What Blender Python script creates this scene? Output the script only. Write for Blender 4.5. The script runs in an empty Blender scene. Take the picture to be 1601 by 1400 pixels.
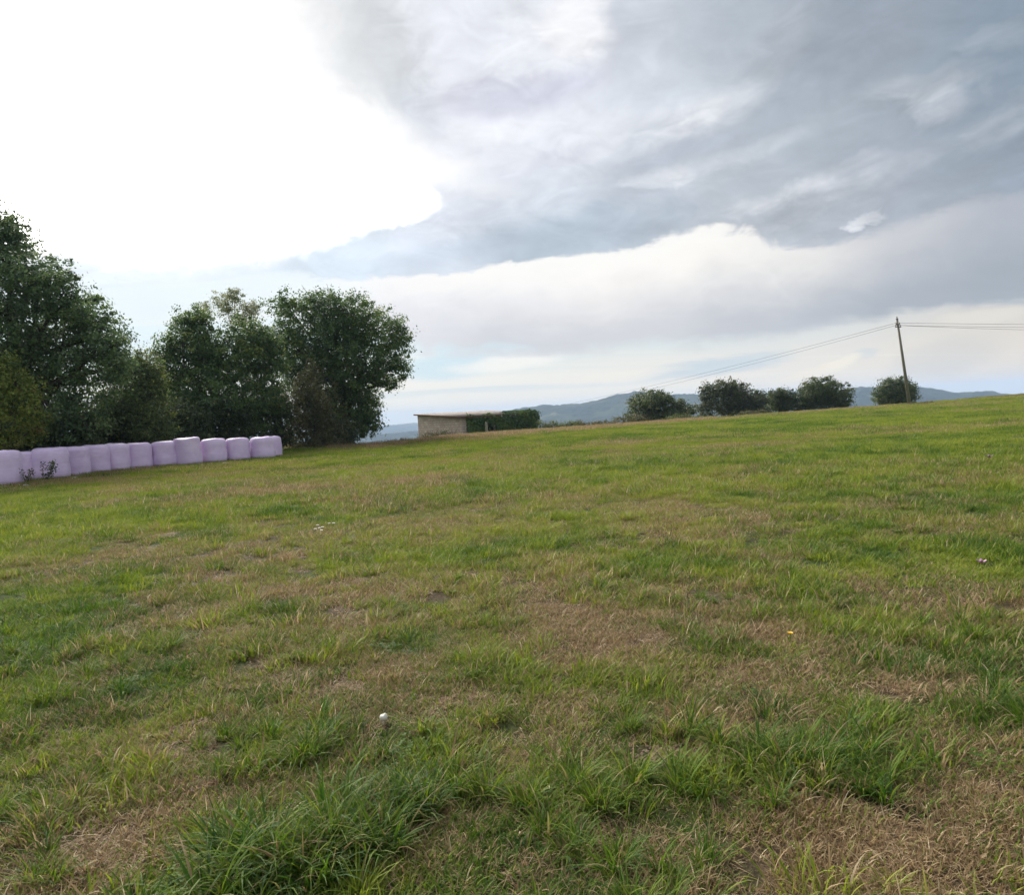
import bpy, math, random
import numpy as np
from mathutils import Vector, Matrix

# ------------------------------------------------------------------ camera
S = bpy.context.scene
C = S.collection
F = 1150.0                      # focal length in photo pixels (photo 1601 x 1400)
PITCH, ROLL, EYE = math.radians(2.6), math.radians(3.0), 1.6
r0, f0, u0 = Vector((1, 0, 0)), Vector((0, math.cos(PITCH), -math.sin(PITCH))), Vector((0, math.sin(PITCH), math.cos(PITCH)))
RV = r0 * math.cos(ROLL) - u0 * math.sin(ROLL)
UV = u0 * math.cos(ROLL) + r0 * math.sin(ROLL)
cam_d = bpy.data.cameras.new('camera')
cam = bpy.data.objects.new('camera', cam_d)
C.objects.link(cam)
M3 = Matrix((RV, UV, -f0)).transposed()
cam.matrix_world = Matrix.Translation((0, 0, EYE)) @ M3.to_4x4()
cam_d.sensor_width = 36.0
cam_d.lens = 36.0 * F / 1601.0
cam_d.clip_start, cam_d.clip_end = 0.05, 40000.0
S.camera = cam

def ray(px, py):
    """unit world direction seen at a photo pixel"""
    return (f0 + RV * ((px - 800.5) / F) + UV * ((700.0 - py) / F)).normalized()

def at(px, py, depth):
    """world point on that line of sight, `depth` metres out along +Y"""
    d = ray(px, py)
    k = depth / d.y
    return Vector((d.x * k, d.y * k, EYE + d.z * k))

def azel(px, py):
    d = ray(px, py)
    return math.degrees(math.atan2(d.x, d.y)), math.degrees(math.asin(d.z))

def lin(c):
    return tuple((v / 255 / 12.92) if v / 255 <= 0.04045 else ((v / 255 + 0.055) / 1.055) ** 2.4 for v in c)

# ------------------------------------------------------------------ tiny node language
class X:
    """a socket (or number) with arithmetic that builds nodes"""
    nt = None
    def __init__(s, v): s.v = v
    def __add__(a, b): return mth('ADD', a, b)
    __radd__ = __add__
    def __sub__(a, b): return mth('SUBTRACT', a, b)
    def __rsub__(a, b): return mth('SUBTRACT', b, a)
    def __mul__(a, b): return mth('MULTIPLY', a, b)
    __rmul__ = __mul__
    def __truediv__(a, b): return mth('DIVIDE', a, b)

def put(sock, v):
    if isinstance(v, X): v = v.v
    if isinstance(v, bpy.types.NodeSocket): X.nt.links.new(v, sock)
    elif isinstance(v, (tuple, list)) and len(v) == 3 and sock.type == 'RGBA': sock.default_value = (*v, 1)
    else: sock.default_value = v

def node(kind, **kw):
    n = X.nt.nodes.new(kind)
    for k, v in kw.items(): setattr(n, k, v)
    return n

def mth(op, a, b=0.0, c=None):
    n = node('ShaderNodeMath', operation=op)
    put(n.inputs[0], a); put(n.inputs[1], b)
    if c is not None: put(n.inputs[2], c)
    return X(n.outputs[0])

def smooth(x, lo, hi, kind='SMOOTHSTEP', t0=0.0, t1=1.0):
    n = node('ShaderNodeMapRange', interpolation_type=kind)
    n.clamp = True
    for i, v in enumerate((x, lo, hi, t0, t1)): put(n.inputs[i], v)
    return X(n.outputs[0])

def mixc(f, a, b, mode='MIX'):
    n = node('ShaderNodeMix', data_type='RGBA', blend_type=mode)
    n.clamp_factor = True
    put(n.inputs[0], f); put(n.inputs[6], a); put(n.inputs[7], b)
    return X(n.outputs[2])

def noise(vec, scale, detail=4, rough=0.55, dist=0.0, out=0, dims='3D'):
    n = node('ShaderNodeTexNoise', noise_dimensions=dims)
    if vec is not None: put(n.inputs['Vector'], vec)
    n.inputs['Scale'].default_value = scale
    n.inputs['Detail'].default_value = detail
    n.inputs['Roughness'].default_value = rough
    n.inputs['Distortion'].default_value = dist
    return X(n.outputs[out])

def ramp(x, stops, mode='LINEAR'):
    n = node('ShaderNodeValToRGB')
    cr = n.color_ramp
    cr.interpolation = mode
    while len(cr.elements) < len(stops): cr.elements.new(0.5)
    for e, (p, c) in zip(cr.elements, sorted(stops, key=lambda s: s[0])):
        e.position = p; e.color = (*c, 1) if len(c) == 3 else c
    put(n.inputs[0], x)
    return X(n.outputs[0])

def fcurve(x, pts, x0, x1, y0, y1):
    """piecewise smooth function through pts, as a Float Curve"""
    n = node('ShaderNodeFloatCurve')
    cv = n.mapping.curves[0]
    pts = sorted(((p - x0) / (x1 - x0), (q - y0) / (y1 - y0)) for p, q in pts)
    for p, q in pts[2:]: cv.points.new(p, q)
    for cp, (p, q) in zip(cv.points, pts): cp.location = (p, q); cp.handle_type = 'AUTO_CLAMPED'
    n.mapping.extend = 'HORIZONTAL'
    n.mapping.update()
    put(n.inputs[1], (X(x.v) - x0) / (x1 - x0))
    return X(n.outputs[0]) * (y1 - y0) + y0

def comb(x, y, z):
    n = node('ShaderNodeCombineXYZ')
    for i, v in enumerate((x, y, z)): put(n.inputs[i], v)
    return X(n.outputs[0])

def sep(v):
    n = node('ShaderNodeSeparateXYZ'); put(n.inputs[0], v)
    return [X(o) for o in n.outputs]

# ------------------------------------------------------------------ world: Nishita sky under broken cloud
SUN_AZ, SUN_EL = math.radians(-30), math.radians(38)      # sun stands behind the cloud, front left
w = bpy.data.worlds.new('World'); S.world = w; w.use_nodes = True
nt = w.node_tree; nt.nodes.clear(); X.nt = nt
sky = node('ShaderNodeTexSky', sky_type='NISHITA')
sky.sun_disc = False; sky.sun_elevation = SUN_EL; sky.sun_rotation = SUN_AZ
sky.air_density = 1.2; sky.dust_density = 3.0
tc = node('ShaderNodeTexCoord')
dx, dy, dz = sep(X(tc.outputs['Generated']))
DEG = 180 / math.pi
az0 = mth('ARCTAN2', dx, dy) * DEG
el0 = mth('ARCSINE', dz) * DEG
zc = mth('MAXIMUM', dz, 0.0) + 0.10
P = comb(dx / zc, dy / zc, 0.0)                # the cloud base is a flat sheet overhead
# streaks drift slightly across the view
mp = node('ShaderNodeMapping'); put(mp.inputs[0], P); mp.inputs['Rotation'].default_value = (0, 0, math.radians(-14)); mp.inputs['Scale'].default_value = (0.42, 1.0, 1.0)
PS = X(mp.outputs[0])
ph = math.radians(117)                          # bands of cloud run away towards the front left
Px, Py, _ = sep(P)
bu, bv = Px * math.cos(ph) + Py * math.sin(ph), Py * math.cos(ph) - Px * math.sin(ph)
PD = comb(bu * 0.30, bv, 4.0)
n6 = noise(PD, 1.5, 7, 0.58, 0.5)              # banded billows
n7 = noise(PD, 5.0, 6, 0.6, 0.6)
n1 = noise(PS, 0.9, 5, 0.55, 0.3)              # big billows
mp3 = node('ShaderNodeMapping'); put(mp3.inputs[0], X(tc.outputs['Generated'])); mp3.inputs['Rotation'].default_value = (0, math.radians(12), 0); mp3.inputs['Scale'].default_value = (1.0, 1.0, 2.1)
n2 = noise(X(mp3.outputs[0]), 6.5, 7, 0.58, 0.6)       # puffs
n5 = noise(X(mp3.outputs[0]), 17.0, 5, 0.6, 0.9)       # small billows
n3 = noise(PS, 9.0, 6, 0.6, 0.2)               # wisps
mp2 = node('ShaderNodeMapping'); put(mp2.inputs[0], P); mp2.inputs['Rotation'].default_value = (0, 0, math.radians(-10)); mp2.inputs['Scale'].default_value = (0.13, 1.0, 1.0); mp2.inputs['Location'].default_value = (3.1, 7.7, 2)
n4 = noise(X(mp2.outputs[0]), 1.1, 6, 0.55, 0.4)    # long thin streaks near the horizon
nd = noise(X(tc.outputs['Generated']), 7.0, 6, 0.6, 0.2, out=1)
wx, wy, wz = sep(nd)
az = az0 + (wx - 0.5) * 7.5 + (n5 - 0.5) * 3.0
el = el0 + (wy - 0.5) * 4.2 + (n5 - 0.5) * 1.6
fine_el = el0 + (wy - 0.5) * 2.6 + (n5 - 0.5) * 2.0 + (n3 - 0.5) * 0.9

def A(*pts): return [azel(*p) for p in pts]
def ar(x, pts, y=300):
    """colour ramp along azimuth, stops at photo pixels"""
    return ramp((X(x.v) + 50) / 100, [((azel(px, yy)[0] + 50) / 100, lin(c)) for px, yy, c in pts], 'EASE')

# edge of the main deck (its bottom) and of the paler sheet under it
deck_lo = fcurve(az, A((-400, 470), (300, 440), (540, 434), (700, 430), (800, 417), (900, 410), (1000, 394), (1070, 374), (1150, 364), (1250, 385), (1330, 378), (1430, 352), (1601, 312), (2100, 230)), -60, 60, -5, 40)
sheet_lo = fcurve(az, A((-400, 520), (300, 500), (560, 505), (640, 535), (700, 552), (800, 556), (1000, 548), (1200, 536), (1320, 510), (1450, 492), (1601, 472), (2100, 400)), -60, 60, -5, 40)
glare_e = fcurve(el, [(e, a) for a, e in A((420, -400), (430, -100), (440, 0), (455, 80), (500, 150), (570, 195), (615, 235), (680, 262), (735, 295), (772, 322), (745, 345), (665, 368), (600, 388), (550, 405), (480, 420), (400, 430))], -5, 60, -40, 40)

# horizon air: pale cream with faint blue gaps
hz_low = ar(az0, [(0, 640, (246, 250, 250)), (560, 640, (252, 248, 236)), (760, 630, (253, 246, 232)), (1000, 610, (252, 244, 230)), (1250, 600, (248, 238, 224)), (1600, 560, (240, 228, 212))])
hz_hi = ar(az0, [(0, 480, (222, 240, 250)), (400, 460, (222, 240, 250)), (620, 560, (226, 242, 248)), (720, 555, (208, 232, 244)), (1000, 560, (220, 228, 230)), (1200, 540, (214, 222, 226)), (1600, 500, (214, 210, 204))])
base = mixc(smooth(el0, 1.0, 6.5), hz_low, hz_hi)
streak = smooth(n4, 0.50, 0.62)
base = mixc(streak * smooth(el0, 1.2, 2.5) * 0.75, base, lin((250, 246, 238)))
base = mixc(smooth(n4, 0.47, 0.36) * smooth(el0, 1.0, 2.6) * smooth(az0, 22.0, 5.0) * 0.6, base, lin((200, 222, 236)))

def spot(px, py, rx, ry, tilt=0.0):
    a, e = azel(px, py)
    u, v = az0 + (wx - 0.5) * 3.0 - a, el0 + (wy - 0.5) * 1.6 + (n3 - 0.5) * 0.8 - e
    ct, st = math.cos(math.radians(tilt)), math.sin(math.radians(tilt))
    p, q = (u * ct + v * st) / rx, (v * ct - u * st) / ry
    return smooth(p * p + q * q, 1.0, 0.1)
for args, c, k in (((1120, 572, 7, .9, 5), (200, 214, 224), .8), ((700, 572, 4.5, 1.3, 4), (200, 228, 242), .75), ((1340, 558, 1.6, .5, 8), (206, 214, 220), .6), ((1270, 580, 4.0, .5, 12), (255, 243, 222), .9), ((1320, 566, 1.3, .55, 20), (255, 246, 226), .8),
                   ((790, 566, 5.5, .8, 3), (253, 250, 244), .8), ((960, 590, 7, .5, 4), (250, 244, 232), .7), ((1080, 604, 5, .4, 6), (252, 244, 228), .8), ((1540, 498, 3.5, .7, 5), (232, 225, 214), .8), ((1480, 560, 4.0, 1.6, 10), (206, 205, 202), .45)):
    base = mixc(spot(*args) * k, base, lin(c))

# paler sheet
sh_hi = ar(az0, [(0, 450, (232, 242, 250)), (500, 440, (244, 248, 252)), (640, 450, (238, 240, 246)), (800, 440, (238, 239, 243)), (960, 430, (250, 248, 246)), (1080, 420, (252, 250, 246)), (1250, 400, (228, 228, 228)), (1420, 390, (198, 201, 208)), (1600, 350, (176, 183, 195))])
sh_lo = ar(az0, [(0, 480, (226, 238, 248)), (500, 480, (236, 240, 248)), (640, 500, (218, 222, 232)), (800, 545, (206, 210, 220)), (1000, 540, (208, 211, 219)), (1200, 500, (190, 195, 205)), (1420, 470, (164, 172, 184)), (1600, 450, (158, 168, 180))])
tt = smooth((el - sheet_lo) / (deck_lo - sheet_lo), 0.15, 0.95)
sheet = mixc(tt, sh_lo, sh_hi)
hs2 = node('ShaderNodeHueSaturation'); put(hs2.inputs['Value'], (n2 - 0.5) * 0.16 + (n4 - 0.5) * 0.22 + (n5 - 0.5) * 0.08 + 1.02); put(hs2.inputs['Color'], sheet)
sheet = mixc(1.0, X(hs2.outputs[0]), (1.03, 1.0, 0.975), 'MULTIPLY')
sheet_m = smooth(el0 + (wy - 0.5) * 3.0 + (n4 - 0.5) * 4.0 + (n5 - 0.5) * 1.5 - sheet_lo, -0.5, 0.8)
# thin, broken above the trees at left
sheet_m = sheet_m * smooth(az0 + (n2 - 0.5) * 14, -17.0, -8.0, t0=0.35)
col = mixc(sheet_m, base, sheet)

# main deck, darkest low down and to the right
dk_lo = ar(az, [(0, 400, (222, 236, 248)), (540, 420, (205, 222, 240)), (700, 400, (200, 211, 227)), (860, 385, (183, 198, 213)), (1000, 360, (180, 192, 206)), (1150, 320, (184, 192, 202)), (1350, 300, (170, 178, 190)), (1600, 240, (150, 162, 177))])
dk_mid = ar(az, [(0, 200, (236, 240, 246)), (560, 200, (222, 228, 235)), (680, 230, (230, 235, 245)), (860, 220, (220, 226, 237)), (1020, 200, (198, 206, 217)), (1200, 200, (170, 181, 192)), (1400, 160, (156, 168, 180)), (1600, 120, (134, 150, 166))])
dk_hi = ar(az, [(0, 20, (236, 240, 246)), (560, 40, (212, 219, 226)), (700, 60, (222, 228, 239)), (860, 50, (224, 230, 240)), (1000, 40, (198, 206, 217)), (1150, 30, (176, 187, 198)), (1350, 30, (148, 160, 174)), (1600, 20, (136, 150, 164))])
deck = mixc(smooth(el - deck_lo, 0.5, 8.5), dk_lo, dk_mid)
deck = mixc(smooth(el - deck_lo, 8.0, 17.0), deck, dk_hi)

def blob(px, py, rx, ry, tilt=0.0):
    """soft patch of thinner cloud round a direction (degrees)"""
    a, e = azel(px, py)
    u, v = az - a, el - e
    ct, st = math.cos(math.radians(tilt)), math.sin(math.radians(tilt))
    p, q = (u * ct + v * st) / rx, (v * ct - u * st) / ry
    return smooth(p * p + q * q, 1.0, 0.0)
lite = None
for args, k in (((800, 190, 5.5, 1.6, 4), .55), ((930, 215, 5.5, 2.0, 15), .45), ((900, 20, 3.2, 3.4, 0), 1.6), ((860, 60, 5, 3.0, 0), .5), ((1040, 285, 3.4, 0.9, 0), .75), ((1060, 185, 4.0, 1.7, 20), .5),
                ((1130, 160, 5.0, 1.4, 25), .35), ((1475, 160, 2.8, 1.6, 0), .5), ((1440, 135, 5.2, 1.2, 0), .3), ((1300, 292, 6.5, 1.0, 13), .42), ((1440, 250, 7.0, 1.1, 20), .22), ((1590, 180, 4.0, 1.6, 35), .4),
                ((1370, 337, 1.8, 0.5, 0), .9), ((1230, 312, 5.0, .8, 5), .55), ((1150, 120, 9, 1.8, 35), .25), ((1560, 60, 3.0, 1.0, 0), .2), ((1150, 250, 7, 1.0, 10), .25), ((1260, 330, 3.5, .5, 15), .5)):
    b = blob(*args) * k
    lite = b if lite is None else mth('ADD', lite, b)
lite = lite * smooth(n6 * 0.45 + n7 * 0.1 + n5 * 0.2 + n2 * 0.25, 0.36, 0.66, t0=0.15, t1=1.0)
for args, c, k in (((575, 90, 4.6, 6.0, 0), (198, 206, 213), .9), ((640, 170, 3.5, 2.6, 0), (198, 207, 220), .6), ((820, 140, 7.0, 1.5, 3), (200, 205, 224), .75), ((740, 150, 4.0, 1.6, 0), (206, 211, 226), .6), ((960, 60, 3.0, 4.0, 0), (190, 197, 208), .5),
                   ((880, 245, 5.0, 1.1, 12), (196, 203, 218), .6), ((740, 290, 4.0, 1.5, 0), (198, 206, 222), .6), ((880, 375, 9.0, 2.1, 4), (171, 187, 204), .75), ((720, 400, 6.0, 1.3, 4), (190, 204, 222), .6), ((1010, 350, 6.0, 1.4, 10), (172, 184, 199), .6),
                   ((1060, 240, 6.0, 1.0, 12), (172, 182, 198), .55), ((1180, 215, 6.0, 1.0, 15), (166, 176, 188), .5), ((1330, 80, 9.0, 3.0, 20), (154, 164, 178), .6), ((1550, 120, 5.0, 4.0, 40), (136, 152, 168), .6), ((1420, 220, 7.0, 1.2, 20), (156, 166, 180), .55),
                   ((1230, 265, 7.0, .9, 12), (166, 176, 188), .5), ((1330, 355, 5.0, .9, 12), (164, 172, 184), .6), ((1480, 300, 6.0, 1.0, 16), (158, 168, 181), .5), ((1150, 290, 5.0, .8, 12), (178, 186, 196), .4)):
    deck = mixc(blob(*args) * k, deck, lin(c))
deck = mixc(lite, deck, lin((236, 239, 245)))
mod = (n1 - 0.5) * 0.10 + (n2 - 0.5) * 0.66 + (n5 - 0.5) * 0.44 + (n6 - 0.5) * 0.55 + (n7 - 0.5) * 0.12 + 0.04
hsv = node('ShaderNodeHueSaturation'); put(hsv.inputs['Value'], mod + 1.0); put(hsv.inputs['Color'], deck)
deck = X(hsv.outputs[0])
deck_m = smooth(fine_el + (n2 - 0.5) * 1.6 - deck_lo, -0.15, smooth(az0, 8.0, 24.0, t0=0.35, t1=0.9))
# bright fringe just beneath the deck edge
fr = smooth(fine_el - deck_lo, -2.6, -0.1) * smooth(az0, -14.0, 0.0) * smooth(az0, 26.0, 12.0) * 0.85
col = mixc(fr, col, lin((254, 252, 248)))
deck = mixc(1.0, deck, (1.03, 1.0, 0.975), 'MULTIPLY')          # a touch warm
col = mixc(deck_m, col, deck)
# blown-out opening towards the sun
gl = smooth(az - glare_e + (n7 - 0.5) * 3.0, smooth(el0, 12.0, 22.0, t0=3.4, t1=5.2), -1.8)
gl = gl * smooth(el - (n2 - 0.5) * 3 - smooth(az0, -18.0, -12.0) * 5.0, 10.3, 13.2)
glow = smooth(az0 + 28.0, 30.0, 0.0)
col = mixc(gl, col, (1.04, 1.04, 1.04))
col = mixc(smooth(az - glare_e, -3.0, -12.0) * smooth(el, 11.0, 16.0), col, (8.5, 8.3, 8.0))
# away from this view: even broken cloud of the same kind
rest = mixc(smooth(n1 + (n2 - 0.5) * 0.5, 0.36, 0.66), lin((168, 178, 192)), lin((228, 232, 238)))
rest = mixc(smooth(el0, 0.0, 7.0), lin((228, 224, 216)), rest)
away = mth('MAXIMUM', smooth(mth('ABSOLUTE', az0), 52.0, 85.0), smooth(el0, 38.0, 60.0))
col = mixc(away, col, rest)
cover = smooth(el0, -2.0, 2.0, t0=0.9, t1=0.96)
vs = node('ShaderNodeVectorMath', operation='SCALE'); put(vs.inputs[0], col); vs.inputs['Scale'].default_value = 10.0 * 2 ** -1.2      # colours above are as exposed below
fin = mixc(cover, X(sky.outputs[0]), X(vs.outputs[0]))
bg = node('ShaderNodeBackground'); put(bg.inputs[0], fin); bg.inputs[1].default_value = 0.1
wo = node('ShaderNodeOutputWorld'); nt.links.new(bg.outputs[0], wo.inputs[0])
w.cycles.sampling_method = 'MANUAL'; w.cycles.sample_map_resolution = 512

# one soft sun behind the cloud
sl = bpy.data.lights.new('sun', 'SUN'); sl.energy = 2.0; sl.angle = math.radians(22); sl.color = (1.0, 0.95, 0.88)
sun = bpy.data.objects.new('sun', sl); C.objects.link(sun)
sd = Vector((math.sin(SUN_AZ) * math.cos(SUN_EL), math.cos(SUN_AZ) * math.cos(SUN_EL), math.sin(SUN_EL)))
sun.rotation_euler = (-sd).to_track_quat('-Z', 'Y').to_euler()
sun.location = sd * 60

S.view_settings.view_transform = 'Standard'; S.view_settings.look = 'None'
S.view_settings.exposure = 1.2; S.view_settings.gamma = 1.0; S.view_settings.use_curve_mapping = False
S.cycles.use_denoising = True
S.cycles.max_bounces = 6; S.cycles.diffuse_bounces = 3; S.cycles.transmission_bounces = 3; S.cycles.volume_bounces = 1
S.cycles.transparent_max_bounces = 8

# ------------------------------------------------------------------ helpers
rng = np.random.default_rng(7)
rnd = random.Random(11)

def tag(o, label=None, cat=None, group=None, kind=None):
    if label: o['label'] = label
    if cat: o['category'] = cat
    if group: o['group'] = group
    if kind: o['kind'] = kind
    return o

def mesh_np(name, V, faces, n, mats=(), smooth_=False, attrs=None, mat_idx=None):
    """mesh from numpy arrays; faces is (k, n) with n corners each"""
    me = bpy.data.meshes.new(name)
    V = np.asarray(V, dtype=np.float32); faces = np.asarray(faces, dtype=np.int32)
    me.vertices.add(len(V)); me.vertices.foreach_set('co', V.ravel())
    me.loops.add(faces.size); me.loops.foreach_set('vertex_index', faces.ravel())
    me.polygons.add(len(faces)); me.polygons.foreach_set('loop_start', np.arange(0, faces.size, n, dtype=np.int32))
    if smooth_: me.polygons.foreach_set('use_smooth', np.ones(len(faces), dtype=bool))
    if mat_idx is not None: me.polygons.foreach_set('material_index', np.asarray(mat_idx, dtype=np.int32))
    for m in mats: me.materials.append(m)
    for k, v in (attrs or {}).items():
        a = me.attributes.new(k, 'FLOAT', 'POINT'); a.data.foreach_set('value', np.asarray(v, dtype=np.float32))
    me.update(calc_edges=True)
    return me

def link(name, me, parent=None, loc=None):
    o = bpy.data.objects.new(name, me); C.objects.link(o)
    if parent: o.parent = parent
    if loc is not None: o.location = loc
    return o

def empty(name, loc):
    o = bpy.data.objects.new(name, None); o.empty_display_size = 0.3
    C.objects.link(o); o.location = loc
    return o

class MB:
    """collects loose faces of mixed size"""
    def __init__(s): s.v, s.f = [], []
    def add(s, vs, fs):
        b = len(s.v); s.v += [tuple(v) for v in vs]; s.f += [tuple(b + i for i in f) for f in fs]
    def tube(s, pts, rad, sides=8, caps=True):
        pts = [Vector(p) for p in pts]; vs = []; fs = []
        prev = None
        for i, p in enumerate(pts):
            t = (pts[min(i + 1, len(pts) - 1)] - pts[max(i - 1, 0)]).normalized()
            ref = Vector((1, 0, 0)) if abs(t.x) < 0.8 else Vector((0, 1, 0))
            if prev is not None: ref = prev
            a = (ref - t * ref.dot(t)).normalized(); b = t.cross(a); prev = a
            r = rad[i] if hasattr(rad, '__len__') else rad
            for k in range(sides):
                q = 2 * math.pi * k / sides
                vs.append(p + a * (r * math.cos(q)) + b * (r * math.sin(q)))
        for i in range(len(pts) - 1):
            for k in range(sides):
                k2 = (k + 1) % sides
                fs.append((i * sides + k, i * sides + k2, (i + 1) * sides + k2, (i + 1) * sides + k))
        if caps:
            fs.append(tuple(range(sides))[::-1]); fs.append(tuple((len(pts) - 1) * sides + k for k in range(sides)))
        s.add(vs, fs)
    def box(s, c, size, M=None):
        c = Vector(c); hx, hy, hz = (q / 2 for q in size)
        vs = [Vector((x, y, z)) for x in (-hx, hx) for y in (-hy, hy) for z in (-hz, hz)]
        if M is not None: vs = [M @ v for v in vs]
        s.add([c + v for v in vs], [(0, 1, 3, 2), (4, 6, 7, 5), (0, 4, 5, 1), (2, 3, 7, 6), (0, 2, 6, 4), (1, 5, 7, 3)])
    def build(s, name, mat, parent=None, smooth_=False, bevel=0):
        me = bpy.data.meshes.new(name); me.from_pydata(s.v, [], s.f); me.materials.append(mat)
        if smooth_: me.polygons.foreach_set('use_smooth', [True] * len(me.polygons))
        me.update(); o = link(name, me, parent)
        if bevel:
            b = o.modifiers.new('bevel', 'BEVEL'); b.width = bevel; b.segments = 2; b.limit_method = 'ANGLE'
        return o

def vnoise(x, y, scale, seed):
    """smooth value noise on numpy arrays"""
    g = np.random.default_rng(seed).random((256, 256))
    u, v = x / scale + 1000.3, y / scale + 1000.7
    i, j = np.floor(u).astype(int), np.floor(v).astype(int)
    fu, fv = u - i, v - j
    fu, fv = fu * fu * (3 - 2 * fu), fv * fv * (3 - 2 * fv)
    G = lambda a, b: g[a % 256, b % 256]
    return (G(i, j) * (1 - fu) + G(i + 1, j) * fu) * (1 - fv) + (G(i, j + 1) * (1 - fu) + G(i + 1, j + 1) * fu) * fv

def fbm(x, y, scale, seed, octs=4, gain=0.55):
    t = 0; a = 1; s = 0
    for k in range(octs):
        t = t + a * vnoise(x, y, scale / 2 ** k, seed + k); s += a; a *= gain
    return t / s

# ------------------------------------------------------------------ materials
def mat(name, build, rough=0.8, spec=0.3):
    m = bpy.data.materials.new(name); m.use_nodes = True
    X.nt = m.node_tree
    b = m.node_tree.nodes['Principled BSDF']
    b.inputs['Roughness'].default_value = rough; b.inputs['Specular IOR Level'].default_value = spec
    build(b)
    return m

def bump(b, height, strength=0.5, dist=0.02):
    n = node('ShaderNodeBump'); n.inputs['Strength'].default_value = strength; n.inputs['Distance'].default_value = dist
    put(n.inputs['Height'], height); X.nt.links.new(n.outputs[0], b.inputs['Normal'])

def objpos():
    return X(node('ShaderNodeTexCoord').outputs['Object'])

def attr(name, kind='GEOMETRY'):
    n = node('ShaderNodeAttribute', attribute_type=kind); n.attribute_name = name
    return X(n.outputs['Fac'])

def leafy(b, colour, trans, amount):
    """leaf surface: reflects and lets some light through"""
    put(b.inputs['Base Color'], colour)
    t = node('ShaderNodeBsdfTranslucent'); put(t.inputs[0], trans)
    mx = node('ShaderNodeMixShader'); mx.inputs[0].default_value = amount
    out = [n for n in X.nt.nodes if n.type == 'OUTPUT_MATERIAL'][0]
    X.nt.links.new(b.outputs[0], mx.inputs[1]); X.nt.links.new(t.outputs[0], mx.inputs[2]); X.nt.links.new(mx.outputs[0], out.inputs[0])

def leaf_mat(name, stops, rough=0.55, amount=0.36, tr=1.6):
    def f(b):
        c = ramp(attr('rnd'), stops)
        hs = node('ShaderNodeHueSaturation'); hs.inputs['Value'].default_value = tr; hs.inputs['Hue'].default_value = 0.49; put(hs.inputs['Color'], c)
        leafy(b, c, X(hs.outputs[0]), amount)
    return mat(name, f, rough, 0.35)

def f_bark(b):
    p = objpos(); m = node('ShaderNodeMapping'); put(m.inputs[0], p); m.inputs['Scale'].default_value = (6, 6, 1.2)
    n = noise(X(m.outputs[0]), 2.5, 6, 0.65)
    put(b.inputs['Base Color'], ramp(n, [(0.3, (.035, .028, .02)), (0.7, (.13, .11, .085))])); bump(b, n, 0.8, 0.05)
BARK = mat('bark', f_bark, 0.95, 0.1)
def f_brush(b):
    n = attr('rnd'); put(b.inputs['Base Color'], ramp(n, [(0, (.05, .035, .025)), (0.5, (.14, .095, .07)), (1, (.28, .22, .16))]))
BRUSH = mat('dry_stems', f_brush, 0.9, 0.1)

# ------------------------------------------------------------------ terrain
def polar_table(rows):
    """rows of (px, skyline_py, depth) -> azimuth, crest radius, crest height"""
    out = []
    for px, py, d in rows:
        p = at(px, py, d); out.append((math.atan2(p.x, p.y), math.hypot(p.x, p.y), p.z))
    return np.array(out)
CREST = polar_table([(560, 700, 47), (600, 697, 47), (650, 692, 49), (700, 685.5, 51), (800, 678, 55), (950, 668, 58), (1100, 656.5, 60), (1250, 645, 64), (1422, 632.5, 68), (1500, 626, 72), (1600, 617.5, 80)])
CA = np.concatenate([[-3.2, -1.2, -0.75, -0.42], CREST[:, 0], [0.9, 1.5, 3.2]])
CR = np.concatenate([[120, 110, 90, 70], CREST[:, 1], [120, 130, 120]])
CZ = np.concatenate([[0, 0, 0.05, 0.0], CREST[:, 2], [1.2, 1.0, 0]])

def ground_z(x, y):
    x, y = np.asarray(x, float), np.asarray(y, float)
    r = np.hypot(x, y); a = np.arctan2(x, y)
    rc, zc = np.interp(a, CA, CR), np.interp(a, CA, CZ)
    up = zc * np.clip(r / rc, 0, 1) ** 1.3
    d = np.clip(r - rc, 0, None)
    dn = zc - 0.045 * d * np.clip(d / 6, 0, 1) - 0.0008 * d * d
    z = np.where(r < rc, up, dn)
    low = -92.0
    z = np.where(z < -50, low + 42 * np.exp((z + 50) / 42), z)
    bumps = (fbm(x, y, 9.0, 40, 3) - 0.5) * 0.10 + (fbm(x, y, 1.3, 50, 2) - 0.5) * 0.045
    z = z + bumps * np.clip(r / 6, 0.25, 1) * np.clip(1.25 - r / rc, 0.15, 1)
    return z

def gz(x, y): return float(ground_z(np.array([x]), np.array([y]))[0])
def G(px, py):
    """where the line of sight at a photo pixel meets the field"""
    d = ray(px, py); t = 0.5
    for _ in range(4000):
        p = Vector((0, 0, EYE)) + d * t
        h = p.z - gz(p.x, p.y)
        if h < 0.004: break
        t += max(h * 0.6, 0.004)
    return Vector((p.x, p.y, gz(p.x, p.y)))

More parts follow.
